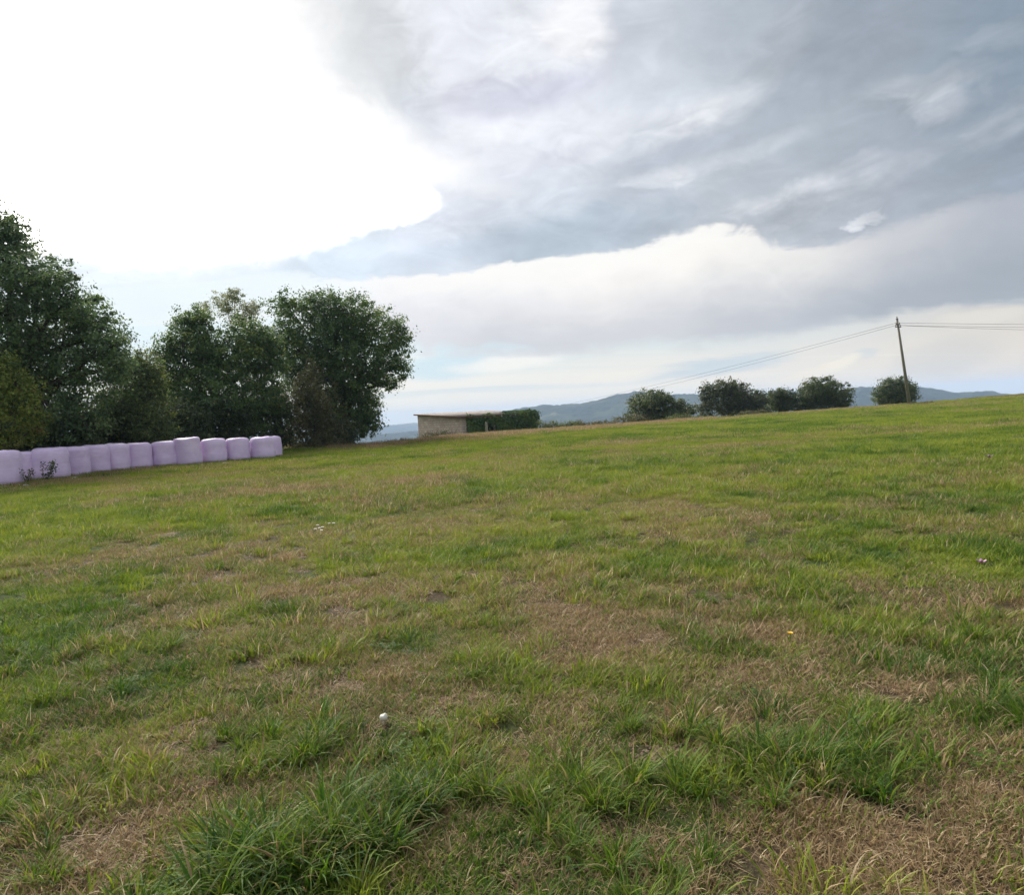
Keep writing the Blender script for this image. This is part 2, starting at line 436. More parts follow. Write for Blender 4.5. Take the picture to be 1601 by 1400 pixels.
# where the sward is dry (1) or lush (0)
SPOTS = []
for px, py, rx, ry, k in ((880, 965, 90, 22, .45), (900, 1020, 110, 26, .5), (640, 1050, 110, 34, .42), (1440, 1290, 220, 50, .36), (1330, 1240, 60, 30, .3), (1560, 1235, 70, 30, .25),
                          (60, 1180, 120, 70, .25), (300, 1230, 60, 22, .5), (140, 1330, 130, 50, .3), (1045, 1180, 45, 20, .5), (1000, 1350, 160, 50, .2), (390, 885, 70, 22, .35), (900, 870, 120, 18, .15), (430, 925, 120, 25, .22),
                          (1180, 1130, 120, 30, .25), (1400, 1030, 80, 22, .3), (1160, 770, 60, 8, .3), (680, 748, 60, 6, .35), (1080, 800, 160, 10, .2), (1500, 790, 120, 8, .25), (110, 742, 150, 6, .6), (750, 1100, 120, 30, .3), (420, 770, 100, 6, .25), (560, 1180, 80, 20, .2), (1480, 1080, 90, 30, .2),
                          (160, 830, 120, 22, -.3), (560, 850, 130, 14, -.45), (620, 900, 60, 14, -.3), (870, 800, 140, 18, -.25), (1050, 880, 150, 25, -.3), (440, 1345, 110, 60, -.6), (640, 1260, 130, 40, -.55), (1260, 1200, 120, 32, -.55), (960, 1240, 60, 34, -.35),
                          (60, 1010, 90, 30, -.35), (100, 930, 100, 16, -.35), (1350, 870, 140, 25, -.25), (1540, 990, 90, 22, -.3), (230, 1080, 90, 20, -.25), (1580, 1110, 30, 20, -.5), (760, 860, 100, 12, -.2), (450, 1150, 80, 25, -.25), (900, 1060, 110, 18, -.2)):
    c = G(px, py); e = G(px, py - ry); q = G(px + rx, py)
    SPOTS.append((c.x, c.y, max(abs(q.x - c.x), .05), max(abs(e.y - c.y), .05), k))

def dryness(x, y):
    r = np.hypot(x, y)
    d = 0.27 + 0.07 * np.clip(1.5 - r / 6, 0, 1) + (fbm(x, y, 6.0, 1, 3) - 0.5) * 0.6 + (fbm(x, y, 1.3, 2, 3) - 0.5) * 1.2 + (fbm(x, y, 0.38, 3, 2) - 0.5) * 0.9
    d = d + (fbm(x / 3.0, y, 14.0, 4, 3) - 0.5) * 0.7 * np.clip(r / 15, 0, 1) + (fbm(x / 3.5, y, 3.0, 14, 3) - 0.5) * 1.3 * np.clip(r / 14 - .5, 0, 1)
    d = d - 0.13 * np.clip(r / 7.0 - 0.7, 0, 1)
    for cx, cy, sx, sy, k in SPOTS:
        d = d + k * np.exp(-(((x - cx) / sx) ** 2 + ((y - cy) / sy) ** 2))
    # drier strip along the crest
    rc = np.interp(np.arctan2(x, y), CA, CR)
    d = d + 0.42 * np.exp(-((r - rc + 2) / 5.0) ** 2)
    return np.clip(d, 0, 1)

def f_field(b):
    p = objpos(); dry = attr('dry')
    px_, py_, pz_ = sep(p)
    n = noise(p, 22.0, 6, 0.7) * 0.5 + noise(p, 120.0, 3, 0.7, 1.5) * 0.5; m = noise(p, 3.0, 5, 0.6); k = noise(p, 0.5, 4, 0.6)
    soil = ramp(n, [(0.36, (.035, .026, .018)), (0.5, (.11, .08, .05)), (0.62, (.23, .17, .10))])
    green = ramp(noise(p, 9.0, 6, 0.7), [(0.3, (.028, .045, .012)), (0.5, (.06, .085, .022)), (0.7, (.11, .13, .035))])
    t = smooth(dry + (m - 0.5) * 0.5 + (n - 0.5) * 0.4, 0.18, 0.72)
    near = mixc(t, green, soil)
    # far turf, blades too small to build
    far = mixc(smooth(dry + (m - 0.5) * 0.4 + (k - 0.5) * 0.3, 0.15, 0.85), ramp(m, [(0.3, (.08, .115, .018)), (0.7, (.155, .19, .03))]), ramp(m, [(0.3, (.13, .11, .055)), (0.7, (.22, .185, .10))]))
    gm = node('ShaderNodeVectorMath', operation='LENGTH'); put(gm.inputs[0], p)
    put(b.inputs['Base Color'], mixc(smooth(X(gm.outputs['Value']), 14.0, 40.0), near, far))
    bump(b, n * 1.2 + m, 1.0, 0.04)
FIELD = mat('turf_soil', f_field, 0.95, 0.1)

def f_land(b):
    p = objpos()
    mp_ = node('ShaderNodeMapping'); put(mp_.inputs[0], p); mp_.inputs['Scale'].default_value = (.01, .01, .01)
    q = X(mp_.outputs[0])
    n = noise(q, 0.55, 6, 0.6); m = noise(q, 6.0, 6, 0.65)
    vo = node('ShaderNodeTexVoronoi', feature='F1'); put(vo.inputs['Vector'], q); vo.inputs['Scale'].default_value = 0.9; vo.inputs['Randomness'].default_value = 1.0
    fields = ramp(X(vo.outputs['Color']), [(0.1, (.025, .04, .02)), (0.4, (.045, .06, .03)), (0.7, (.085, .095, .05)), (1, (.03, .045, .02))], 'CONSTANT')
    wood = ramp(m, [(0.35, (.008, .016, .010)), (0.65, (.026, .04, .022))])
    put(b.inputs['Base Color'], mixc(smooth(n, 0.44, 0.50), fields, wood)); bump(b, m, 1.0, 10.0)
LAND = mat('distant_land', f_land, 0.95, 0.05)

RIDGE_A = [(px, azel(px, py)) for px, py in ((300, 690), (600, 681), (700, 672), (760, 656), (790, 645), (815, 640), (850, 635.5), (880, 635), (905, 633), (930, 628.5), (960, 620.5), (985, 615.5), (1005, 613.5), (1030, 618), (1060, 619), (1085, 617), (1110, 621),
           (1140, 623), (1190, 619), (1210, 614), (1300, 612), (1330, 609.5), (1345, 607), (1368, 609), (1400, 607), (1432, 606.5), (1460, 610), (1478, 613), (1500, 616.5), (1520, 615.5), (1545, 613.5), (1565, 618), (1620, 624), (2000, 640), (2400, 650))]
RIDGE_B = [(px, azel(px, py)) for px, py in ((-800, 730), (0, 700), (400, 679), (560, 668), (600, 667), (640, 663), (680, 661.5), (720, 659), (760, 657), (800, 655), (1200, 640), (1800, 605), (2400, 590))]
def ridge(x, y, tab, R, wd):
    a = np.degrees(np.arctan2(x, y)); r = np.hypot(x, y)
    T = np.array([t[1] for t in tab])
    h = EYE + R * np.tan(np.radians(np.interp(a, T[:, 0], T[:, 1])))
    return h, np.exp(-(np.clip(np.abs(r - R), 0, None) / wd) ** 2)

def far_z(x, y):
    z = ground_z(x, y)
    for tab, R, wd in ((RIDGE_A, 2300, 500), (RIDGE_B, 4700, 700)):
        h, g_ = ridge(x, y, tab, R, wd)
        z = np.maximum(z, -92 + (h + 92) * g_)
    r = np.hypot(x, y)
    z = z + (fbm(x, y, 420, 70, 4) - 0.5) * 26 * np.clip((r - 900) / 800, 0, 1) * np.clip(np.abs(r - 2300) / 400, 0.0, 1) * np.clip(np.abs(r - 4700) / 600, 0.0, 1)
    z = z + (fbm(x, y, 26, 71, 2) - 0.3) * 11 * np.clip((r - 900) / 800, 0, 1)       # tree tops
    return z

def polar_grid(name, rs, nang, zf, m, attrs=None, a0=-math.pi, a1=math.pi, closed=True):
    th = a0 + (a1 - a0) * (np.arange(nang) / nang if closed else np.linspace(0, 1, nang))
    R_, T_ = np.meshgrid(rs, th, indexing='ij')
    x, y = (R_ * np.sin(T_)).ravel(), (R_ * np.cos(T_)).ravel()
    V = np.stack([x, y, zf(x, y)], 1)
    i, j = np.meshgrid(np.arange(len(rs) - 1), np.arange(nang if closed else nang - 1), indexing='ij')
    j2 = (j + 1) % nang
    f = np.stack([i * nang + j, (i + 1) * nang + j, (i + 1) * nang + j2, i * nang + j2], -1).reshape(-1, 4)
    return mesh_np(name, V, f, 4, [m], True, {k: fn(x, y) for k, fn in (attrs or {}).items()})

rs = np.concatenate([[0.02], np.geomspace(0.6, 260, 330)])
tag(link('field', polar_grid('field', rs, 620, ground_z, FIELD, {'dry': dryness})), kind='structure')
tag(link('valley', polar_grid('valley', np.geomspace(260, 1500, 40), 620, far_z, LAND)), kind='structure')
# hills: fine only where the view looks
th_in = np.linspace(-0.75, 0.80, 1250); th = np.concatenate([np.linspace(-math.pi, -0.76, 90), th_in, np.linspace(0.81, math.pi, 90)])
def polar_free(name, rs, th, zf, m):
    R_, T_ = np.meshgrid(rs, th, indexing='ij'); x, y = (R_ * np.sin(T_)).ravel(), (R_ * np.cos(T_)).ravel()
    i, j = np.meshgrid(np.arange(len(rs) - 1), np.arange(len(th) - 1), indexing='ij'); n = len(th)
    f = np.stack([i * n + j, (i + 1) * n + j, (i + 1) * n + j + 1, i * n + j + 1], -1).reshape(-1, 4)
    return mesh_np(name, np.stack([x, y, zf(x, y)], 1), f, 4, [m], True)
rr = np.concatenate([np.linspace(1500, 1950, 8), np.linspace(1980, 2600, 44), np.linspace(2650, 3900, 10), np.linspace(4000, 5200, 26), np.linspace(5300, 6400, 6)])
tag(link('hills', polar_free('hills', rr, th, far_z, LAND)), kind='structure')

# ------------------------------------------------------------------ wrapped bales
def f_film(b):
    p = objpos()
    m = node('ShaderNodeMapping'); put(m.inputs[0], p); m.inputs['Scale'].default_value = (1, 1, 9)
    oi = node('ShaderNodeObjectInfo'); off = X(oi.outputs['Random'])
    sh = node('ShaderNodeVectorMath', operation='ADD'); put(sh.inputs[0], X(m.outputs[0])); put(sh.inputs[1], comb(off * 40, off * 17, off * 9))
    wr = noise(X(sh.outputs[0]), 1.6, 5, 0.6, 0.4)
    big = noise(p, 2.2, 4, 0.6)
    c = ramp(big + (off - 0.5) * 0.25, [(0.25, (.68, .52, .76)), (0.5, (.75, .59, .82)), (0.75, (.80, .65, .86))])
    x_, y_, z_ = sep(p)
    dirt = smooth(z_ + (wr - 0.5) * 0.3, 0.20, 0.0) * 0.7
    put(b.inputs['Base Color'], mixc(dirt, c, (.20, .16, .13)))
    bump(b, wr * 0.9 + noise(p, 5.0, 4, 0.7) * 0.4, 0.6, 0.04)
FILM = mat('lilac_stretch_film', f_film, 0.4, 0.4)

def bale_mesh(seed, h, r, lean=0.0, flat=False):
    g = np.random.default_rng(seed)
    prof = []
    n = 22
    e = 6.5 if not flat else 12
    for i in range(n):                                     # superellipse shoulder
        t = math.pi / 2 * i / (n - 1)
        prof.append((r * math.cos(t) ** (2 / e), h * 0.5 + h * 0.5 * math.sin(t) ** (2 / e)))
    low = [(r * 0.93, 0.0), (r * 0.985, h * 0.06), (r * 1.01, h * 0.16), (r * 1.03, h * 0.3), (r * 1.01, h * 0.42)]
    prof = low + prof
    ns = 56
    V = []
    for k, (rr_, z) in enumerate(prof):
        for j in range(ns):
            a = 2 * math.pi * j / ns
            ph = g_ph = seed * 1.7
            dr = 1 + 0.014 * math.sin(3 * a + ph) + 0.012 * math.sin(5 * a + 2 * ph + z * 3) + 0.012 * math.sin(11 * a - z * 7 + ph) - 0.03 * (math.sin(z * 5.2 + ph) ** 2) * (1 if z > .1 else 0)
            sag = 0.03 * math.sin(a * 2 + ph) * (z / h)
            V.append((rr_ * dr * math.cos(a) + lean * z, rr_ * dr * math.sin(a) + sag, z + 0.010 * math.sin(4 * a + ph) * (z / h) + 0.010 * math.sin(2 * a + rr_ * 8)))
    F_ = [(i * ns + j, i * ns + (j + 1) % ns, (i + 1) * ns + (j + 1) % ns, (i + 1) * ns + j) for i in range(len(prof) - 1) for j in range(ns)]
    return mesh_np('silage_bale', V, F_, 4, [FILM], True)

# right-hand silhouette edge, base row, and how each one looks
front = [(38, 757, 1.26, 'lilac wrapped bale cut by the left edge of the picture, foremost of the row'),
         (66, 752, 1.14, 'shaded lilac wrapped bale set back between the foremost bale and the wide one'),
         (110, 747, 1.24, 'widest lilac wrapped bale, with the green sapling growing against its left side'),
         (143, 742, 1.22, 'lilac wrapped bale just right of the wide one with the sapling'),
         (173, 737.5, 1.22, 'narrow lilac wrapped bale, fifth from the left end of the row'),
         (205, 734, 1.22, 'lilac wrapped bale in the middle of the row, sixth from its left end'),
         (239, 731, 1.20, 'lilac wrapped bale in the middle of the row, two left of the tall flat-topped one'),
         (280, 727.5, 1.20, 'square-shouldered lilac wrapped bale directly left of the tall flat-topped one'),
         (317, 725, 1.31, 'tallest lilac wrapped bale with a flat round top showing above the others'),
         (355.5, 721.5, 1.19, 'lilac wrapped bale directly right of the tall flat-topped one'),
         (391.5, 718.5, 1.15, 'lilac wrapped bale third from the right end of the row'),
         (430, 715.5, 1.13, 'pale lilac wrapped bale second from the right end of the row'),
         (441.5, 712.5, 1.13, 'lilac wrapped bale at the right end of the row, half hidden behind its neighbour')]
BALES = []
def place_bale(px, py, h, lab, seed, r=0.66, back=1.0):
    # the silhouette edge is a tangent: put the axis one radius to its left
    p = at(px, py, 1.0); d = Vector((p.x, p.y - 0, 0)).normalized()
    z = 0.0; t = back * (EYE - z) / (EYE - at(px, py, 1.0).z)
    e = Vector((p.x * t, p.y * t, 0)); left = Vector((-d.y, d.x, 0))
    c = e + left * r * 0.97
    me = bale_mesh(seed, h, r, lean=0.0, flat=(seed == 9))
    o = link('silage_bale', me, None, (c.x, c.y, gz(c.x, c.y) - 0.03)); o.rotation_euler.z = rnd.uniform(0, 6.28)
    o.rotation_euler.x = rnd.uniform(-.025, .025); o.rotation_euler.y = rnd.uniform(-.03, .03)
    tag(o, lab, 'bale', 'wrapped silage bales in a row under the trees')
    BALES.append(c); return c
for i, (px, py, h, lab) in enumerate(front, 1):
    place_bale(px, py, h, lab, i, (.66, .54, .66, .61, .60, .59, .58, .61, .60, .60, .58, .61, .58)[i - 1], 1.03 if i == 2 else 1.0)

# ------------------------------------------------------------------ trees and shrubs
OAK = leaf_mat('oak_leaves', [(0, (0.038, 0.075, 0.025)), (0.45, (0.075, 0.130, 0.036)), (0.8, (0.125, 0.188, 0.044)), (1, (0.236, 0.258, 0.054))])
BLUEOAK = leaf_mat('blue_green_leaves', [(0, (0.044, 0.078, 0.034)), (0.5, (0.088, 0.144, 0.054)), (1, (0.180, 0.239, 0.077))])
OLIVE = leaf_mat('olive_leaves', [(0, (0.044, 0.069, 0.023)), (0.5, (0.091, 0.130, 0.036)), (0.85, (0.183, 0.208, 0.048)), (1, (0.198, 0.240, 0.066))])
GOLD = leaf_mat('turning_leaves', [(0, (0.056, 0.096, 0.018)), (0.4, (0.142, 0.174, 0.025)), (0.7, (0.204, 0.240, 0.039)), (0.9, (0.204, 0.240, 0.046)), (1, (0.204, 0.139, 0.046))])
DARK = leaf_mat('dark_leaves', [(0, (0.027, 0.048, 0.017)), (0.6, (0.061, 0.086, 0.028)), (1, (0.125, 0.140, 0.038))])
RUST = leaf_mat('brownish_leaves', [(0, (0.048, 0.057, 0.020)), (0.5, (0.107, 0.110, 0.041)), (1, (0.186, 0.174, 0.076))])
PALE = leaf_mat('pale_thin_leaves', [(0, (0.138, 0.174, 0.085)), (1, (0.300, 0.300, 0.172))])
IVY = leaf_mat('ivy_leaves', [(0, (0.033, 0.074, 0.020)), (0.6, (0.078, 0.135, 0.034)), (1, (0.153, 0.217, 0.051))], 0.4, 0.12)
FAR1 = leaf_mat('far_dark_green', [(0, (0.033, 0.056, 0.020)), (0.6, (0.078, 0.105, 0.034)), (1, (0.153, 0.163, 0.051))])
FAR2 = leaf_mat('far_brown_green', [(0, (0.035, 0.050, 0.023)), (0.6, (0.081, 0.100, 0.040)), (1, (0.165, 0.155, 0.066))])

def leaf_quads(P_, Nn, L, W, g):
    """rhombic leaves at P_ with normals Nn"""
    n = len(P_)
    t = g.normal(size=(n, 3)); t -= (t * Nn).sum(1, keepdims=True) * Nn; t /= np.linalg.norm(t, axis=1, keepdims=True) + 1e-9
    s = np.cross(Nn, t)
    L = L[:, None]; W = W[:, None]
    V = np.stack([P_ - t * L * .5, P_ + s * W * .5 - Nn * L * .08, P_ + t * L * .5, P_ - s * W * .5 - Nn * L * .08], 1).reshape(-1, 3)
    return V, np.arange(n * 4).reshape(-1, 4)

def crown(lobes, count, size, g, clump=0.42, fill=0.25, droop=0.0, stretch=0.65, rag=0.17):
    """lobes: (centre, rx, rz); leaves gathered in small clumps over and inside every lobe"""
    vol = np.array([rx * rz for _, rx, rz in lobes]); share = vol / vol.sum()
    Ps, Ns, Rs = [], [], []
    for (c, rx, rz), sh in zip(lobes, share):
        n = int(count * sh); per = 40
        k = max(6, n // per)
        d = g.normal(size=(k, 3)); d /= np.linalg.norm(d, axis=1, keepdims=True)
        q = np.where(g.random(k) < fill, g.random(k) ** 0.5 * 0.8, 0.74 + 0.30 * g.random(k) + rag * g.normal(size=k) * (d[:, 2] > -.5))
        lump = 1 + 0.16 * np.sin(d[:, 0] * 7 + c[0]) * np.sin(d[:, 2] * 6 + c[2] * 2) 
        cc = np.array(c) + d * np.array([rx, (rx + rz) * .5, rz]) * (q * lump)[:, None]
        cr = clump * (0.35 + 1.0 * g.random(k) ** 1.3)
        idx = np.repeat(np.arange(k), per)
        o = g.normal(size=(k * per, 3)) * np.array([1, 1, stretch]) * 0.62
        P_ = cc[idx] + o * cr[idx][:, None]
        P_[:, 2] -= droop * (o[:, 0] ** 2 + o[:, 1] ** 2) * cr[idx]
        N_ = o * 0.9 + d[idx] * 0.5 + np.array([0, 0, 0.55]) + g.normal(size=o.shape) * 0.75
        N_ /= np.linalg.norm(N_, axis=1, keepdims=True)
        r_ = np.clip(0.42 + 0.20 * g.normal(size=k)[idx] + 0.17 * g.normal(size=k * per), 0, 1)
        Ps.append(P_); Ns.append(N_); Rs.append(r_)
    P_, N_, r_ = np.concatenate(Ps), np.concatenate(Ns), np.concatenate(Rs)
    L = size * (0.6 + 0.8 * g.random(len(P_)))
    V, f = leaf_quads(P_, N_, L, L * (0.5 + .25 * g.random(len(P_))), g)
    return V, f, np.repeat(r_, 4)

def px_lobes(spec, depth, g, spread=1.0):
    out = []
    for px, py, rx, ry in spec:
        dep = depth + g.uniform(-1, 1) * spread
        c = at(px, py, dep); k = dep / F
        out.append(((c.x, c.y, c.z), rx * k, ry * k))
    return out

def bent(a, b, g, bow=0.12, n=6):
    a, b = Vector(a), Vector(b); L = (b - a).length
    o = Vector(g.normal(size=3)) * L * bow; o.z = abs(o.z)
    return [a.lerp(b, t) + o * math.sin(t * math.pi) * 0.6 for t in [i / (n - 1) for i in range(n)]]

def tree(name, spec, depth, base_px, m, count, size, label, cat='tree', group=None, seed=1, trunk_r=0.22, spread=1.2, clump=0.42, fill=0.34, droop=0.0, stems=1, stretch=.65, crown_name='crown', rag=.15):
    g = np.random.default_rng(seed)
    lobes = px_lobes(spec, depth, g, spread)
    b = at(base_px, 690, depth); base = Vector((b.x, b.y, gz(b.x, b.y) - 0.1))
    root = empty(name, base); tag(root, label, cat, group)
    W = lambda p: Vector(p) - base
    cen = Vector((0, 0, 0)); tot = 0
    for c, rx, rz in lobes: cen += Vector(c) * rx * rz; tot += rx * rz
    cen /= tot
    hi = max(c[2] for c, _, _ in lobes)
    mb = MB()
    tops = []
    for s in range(stems):
        mb = MB()
        off = Vector((g.uniform(-.5, .5), g.uniform(-.4, .4), 0)) * (0 if stems == 1 else 1)
        top = Vector((cen.x, cen.y, base.z + (hi - base.z) * 0.62)) + off * 2
        path = bent(base + off, top, g, 0.04, 8)
        mb.tube([W(p) for p in path], [trunk_r * (1.25 if i == 0 else 1 - 0.75 * i / 7) for i in range(8)], 9)
        tops.append(path)
        mb.build('trunk', BARK, root, True)
    for i, (c, rx, rz) in enumerate(lobes):
        path = tops[i % len(tops)]; k = g.integers(2, 7)
        lm = MB(); end = Vector(c)
        P0 = bent(path[k], end, g, 0.1, 6)
        lm.tube([W(p) for p in P0], [trunk_r * .45 * (1 - .8 * q / 5) for q in range(6)], 6)
        for _ in range(4):
            tip = end + Vector(g.normal(size=3)).normalized() * rx * 0.9
            lm.tube([W(p) for p in bent(P0[g.integers(3, 6)], tip, g, .1, 4)], [trunk_r * .16, trunk_r * .12, trunk_r * .08, trunk_r * .03], 4)
        lm.build('limb', BARK, root, True)
    V, f, r_ = crown(lobes, count, size, g, clump, fill, droop, stretch, rag)
    V = V - np.array(base)
    link(crown_name, mesh_np(crown_name, V, f, 4, [m], False, {'rnd': r_}), root)
    return root

TG = 'trees behind the row of bales'
tree('broadleaf_tree', [(0, 352, 32, 30), (20, 378, 34, 30), (-12, 385, 44, 46), (60, 440, 50, 40), (150, 530, 42, 40), (-75, 370, 70, 70), (38, 425, 46, 42), (92, 470, 46, 40), (138, 500, 42, 40), (60, 525, 80, 70), (-30, 500, 90, 90), (120, 585, 72, 70), (40, 620, 95, 70), (172, 540, 26, 34), (-70, 620, 100, 90), (10, 690, 80, 40), (100, 660, 58, 42), (185, 575, 22, 30)],
     34, 20, BLUEOAK, 104000, .14, 'tallest dark blue-green tree at the left edge, towering behind the foremost bales', 'tree', TG, 21, .34, 1.6, rag=.09)
tree('small_tree', [(8, 590, 30, 34), (-30, 610, 45, 50), (25, 640, 36, 38), (0, 680, 55, 26), (45, 618, 16, 26), (60, 662, 16, 18)],
     29.3, -12, GOLD, 15000, .11, 'small yellow-green tree turning orange at the left edge above the foremost bale', 'tree', TG, 22, .10, .7, clump=.30)
tree('broadleaf_tree', [(205, 582, 30, 36), (222, 628, 32, 40), (185, 640, 40, 45), (230, 668, 40, 32), (170, 680, 50, 25), (232, 588, 22, 34)],
     38, 205, OLIVE, 34000, .12, 'low olive green tree filling the dip between the tallest tree and the middle tree', 'tree', TG, 23, .16, .9)
tree('broadleaf_tree', [(262, 545, 24, 26), (292, 518, 28, 30), (312, 495, 20, 18), (285, 590, 46, 46), (345, 562, 46, 44), (388, 528, 32, 34), (408, 575, 34, 48), (340, 628, 62, 52), (400, 640, 42, 45), (262, 640, 40, 48), (300, 680, 70, 25), (320, 545, 26, 36), (420, 550, 26, 44), (245, 600, 20, 30)],
     46, 330, OAK, 84000, .145, 'broad dark green tree in the middle of the grove, behind the tall flat-topped bale', 'tree', TG, 24, .26, 1.6)
tree('slender_tree', [(352, 476, 14, 24), (366, 466, 11, 20), (390, 488, 12, 16), (398, 480, 7, 14), (318, 482, 8, 14), (375, 500, 20, 14)],
     66, 368, PALE, 5200, .16, 'thin pale tree with a see-through top rising behind the middle of the grove', 'tree', TG, 25, .12, 1.0, clump=.5, fill=.6)
tree('broadleaf_tree', [(452, 482, 30, 26), (500, 477, 44, 24), (548, 492, 42, 32), (588, 518, 38, 36), (620, 535, 23, 34), (626, 573, 21, 20), (612, 600, 12, 14), (555, 560, 52, 54), (497, 550, 58, 60), (448, 532, 24, 34), (573, 622, 28, 44), (566, 662, 26, 28), (515, 625, 50, 55), (545, 640, 40, 45), (592, 580, 26, 26), (525, 520, 50, 40), (470, 590, 40, 50)],
     55, 548, OAK, 100000, .155, 'large rounded oak-like tree at the right end of the grove, its crown overhanging the field', 'tree', TG, 26, .34, 1.8, clump=.45)
tree('feathery_shrub', [(488, 582, 13, 20), (478, 604, 22, 26), (462, 632, 32, 34), (502, 632, 30, 38), (476, 668, 44, 32), (518, 672, 26, 28), (442, 676, 28, 24), (500, 690, 40, 14)],
     50, 484, RUST, 26000, .13, 'brownish feathery shrub in front of the rounded tree beyond the last bale', 'shrub', None, 27, .08, 1.0, clump=.32, droop=.9, stems=3, stretch=.9)
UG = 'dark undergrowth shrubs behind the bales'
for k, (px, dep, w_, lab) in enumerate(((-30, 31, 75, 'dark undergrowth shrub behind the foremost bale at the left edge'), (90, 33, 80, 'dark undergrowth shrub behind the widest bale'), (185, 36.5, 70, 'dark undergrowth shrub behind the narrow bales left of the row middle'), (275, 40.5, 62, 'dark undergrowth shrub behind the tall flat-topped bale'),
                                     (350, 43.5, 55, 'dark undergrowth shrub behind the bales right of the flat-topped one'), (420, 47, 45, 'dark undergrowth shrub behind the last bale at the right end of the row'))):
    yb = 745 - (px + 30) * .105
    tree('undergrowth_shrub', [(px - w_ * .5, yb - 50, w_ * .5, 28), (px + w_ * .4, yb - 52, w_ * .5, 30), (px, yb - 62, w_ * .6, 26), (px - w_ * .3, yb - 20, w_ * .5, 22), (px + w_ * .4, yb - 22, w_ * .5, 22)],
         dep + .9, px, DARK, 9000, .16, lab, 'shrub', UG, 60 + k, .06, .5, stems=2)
tree('undergrowth_shrub', [(535, 672, 24, 18), (548, 686, 16, 10), (520, 690, 20, 8)], 52, 538, DARK, 4500, .13, 'low dark shrub at the foot of the rounded tree where the grove meets the field', 'shrub', None, 66, .05, .5, stems=2)

FG = 'trees beyond the crest of the field'
def ftree(spec, depth, base, m, n, label, seed, **kw):
    spec = [(a, b - 1.5, c * 1.14, d * 1.16) for a, b, c, d in spec]
    return tree('distant_tree', spec, depth, base, m, int(n * 1.9), .18, label, 'tree', FG, seed, .2, 1.5, clump=.45, rag=.06, fill=.4, **kw)
ftree([(1004, 634, 22, 17), (1024, 628, 22, 16), (1040, 634, 16, 16), (1010, 652, 30, 14), (1062, 640, 16, 11), (1078, 646, 10, 9), (1050, 654, 28, 11)], 88, 1022, FAR1, 15000, 'dark green bushy tree nearest the ruined shed, with a lower lobe on its right', 31)
ftree([(1108, 616, 14, 13), (1132, 610, 20, 13), (1152, 612, 18, 12), (1104, 638, 14, 17), (1135, 632, 22, 18), (1170, 624, 24, 12), (1160, 640, 30, 14), (1186, 634, 16, 14)], 90, 1130, FAR2, 17000, 'wide brownish-green tree with sky showing through it, in the middle of the crest line', 32)
ftree([(1212, 622, 14, 11), (1228, 622, 12, 11), (1218, 636, 22, 12)], 94, 1220, FAR1, 6500, 'low dark tree squeezed between the wide brownish tree and the rounded one', 33)
ftree([(1282, 607, 22, 15), (1262, 622, 22, 16), (1306, 620, 22, 17), (1285, 630, 34, 14), (1320, 632, 10, 8), (1246, 634, 14, 10)], 92, 1286, FAR1, 17000, 'rounded dark green tree left of the pale gap and the lone tree by the pole', 34)
ftree([(1400, 606, 21, 15), (1386, 618, 16, 15), (1416, 616, 15, 16), (1400, 628, 28, 12)], 95, 1400, FAR1, 12000, 'lone rounded tree standing just behind the leaning pole', 35)

# brambles and rough growth along the crest
def scrub(name, px0, px1, y, hgt, depth, m, n, label, seed, cat='bramble', size=.10, stems=40):
    g = np.random.default_rng(seed)
    k = max(3, int((px1 - px0) / 14))
    spec = [(px0 + (px1 - px0) * (i + .5) / k + g.uniform(-4, 4), y[0] + (y[1] - y[0]) * (i + .5) / k + g.uniform(-1, 1), (px1 - px0) / k * .75, hgt * g.uniform(.5, 1.0)) for i in range(k)]
    mid = at((px0 + px1) / 2, 690, depth); base = Vector((mid.x, mid.y, gz(mid.x, mid.y) - .05))
    root = empty(name, base); tag(root, label, cat)
    lobes = px_lobes(spec, depth, g, .5)
    V, f, r_ = crown(lobes, n, size, g, .28, .3)
    link('foliage', mesh_np('foliage', V - np.array(base), f, 4, [m], False, {'rnd': r_}), root)
    # bare canes
    VV, FF, RR = [], [], []
    for _ in range(stems):
        lb = lobes[g.integers(len(lobes))]; c = Vector(lb[0])
        p0 = Vector((c.x + g.uniform(-1, 1) * lb[1], c.y + g.uniform(-.5, .5), 0)); p0.z = gz(p0.x, p0.y) - .05
        tip = Vector((p0.x + g.normal() * .35, p0.y + g.normal() * .3, c.z + lb[2] * g.uniform(.3, 1.5)))
        pts = bent(p0, tip, g, .15, 4); s = Vector((1, 0, 0)) * .012; q = g.random()
        for i in range(3):
            b0 = len(VV); VV += [pts[i] - s, pts[i] + s, pts[i + 1] + s * .6, pts[i + 1] - s * .6]; FF.append((b0, b0 + 1, b0 + 2, b0 + 3)); RR += [q] * 4
            b0 = len(VV); s2 = Vector((0, 1, 0)) * .012; VV += [pts[i] - s2, pts[i] + s2, pts[i + 1] + s2 * .6, pts[i + 1] - s2 * .6]; FF.append((b0, b0 + 1, b0 + 2, b0 + 3)); RR += [q] * 4
    tag(link('canes', mesh_np('canes', np.array([tuple(v - base) for v in VV]), FF, 4, [BRUSH], False, {'rnd': RR}), root), kind='stuff')
    return root
scrub('bramble', 655, 705, (684, 682), 12, 56, RUST, 1800, 'brown bramble against the pale wall of the shed', 41, stems=90)
scrub('bramble', 842, 905, (668, 665), 7, 62, OLIVE, 3200, 'low green bramble hedge just right of the ivy-covered wall', 42, stems=60)
scrub('bramble', 900, 962, (665, 664), 7, 64, RUST, 3000, 'reddish-brown bramble hedge left of the first crest tree', 43, stems=90)
scrub('bramble', 968, 1010, (658, 656), 9, 66, RUST, 2400, 'brown bramble at the left foot of the first crest tree', 44, stems=80)
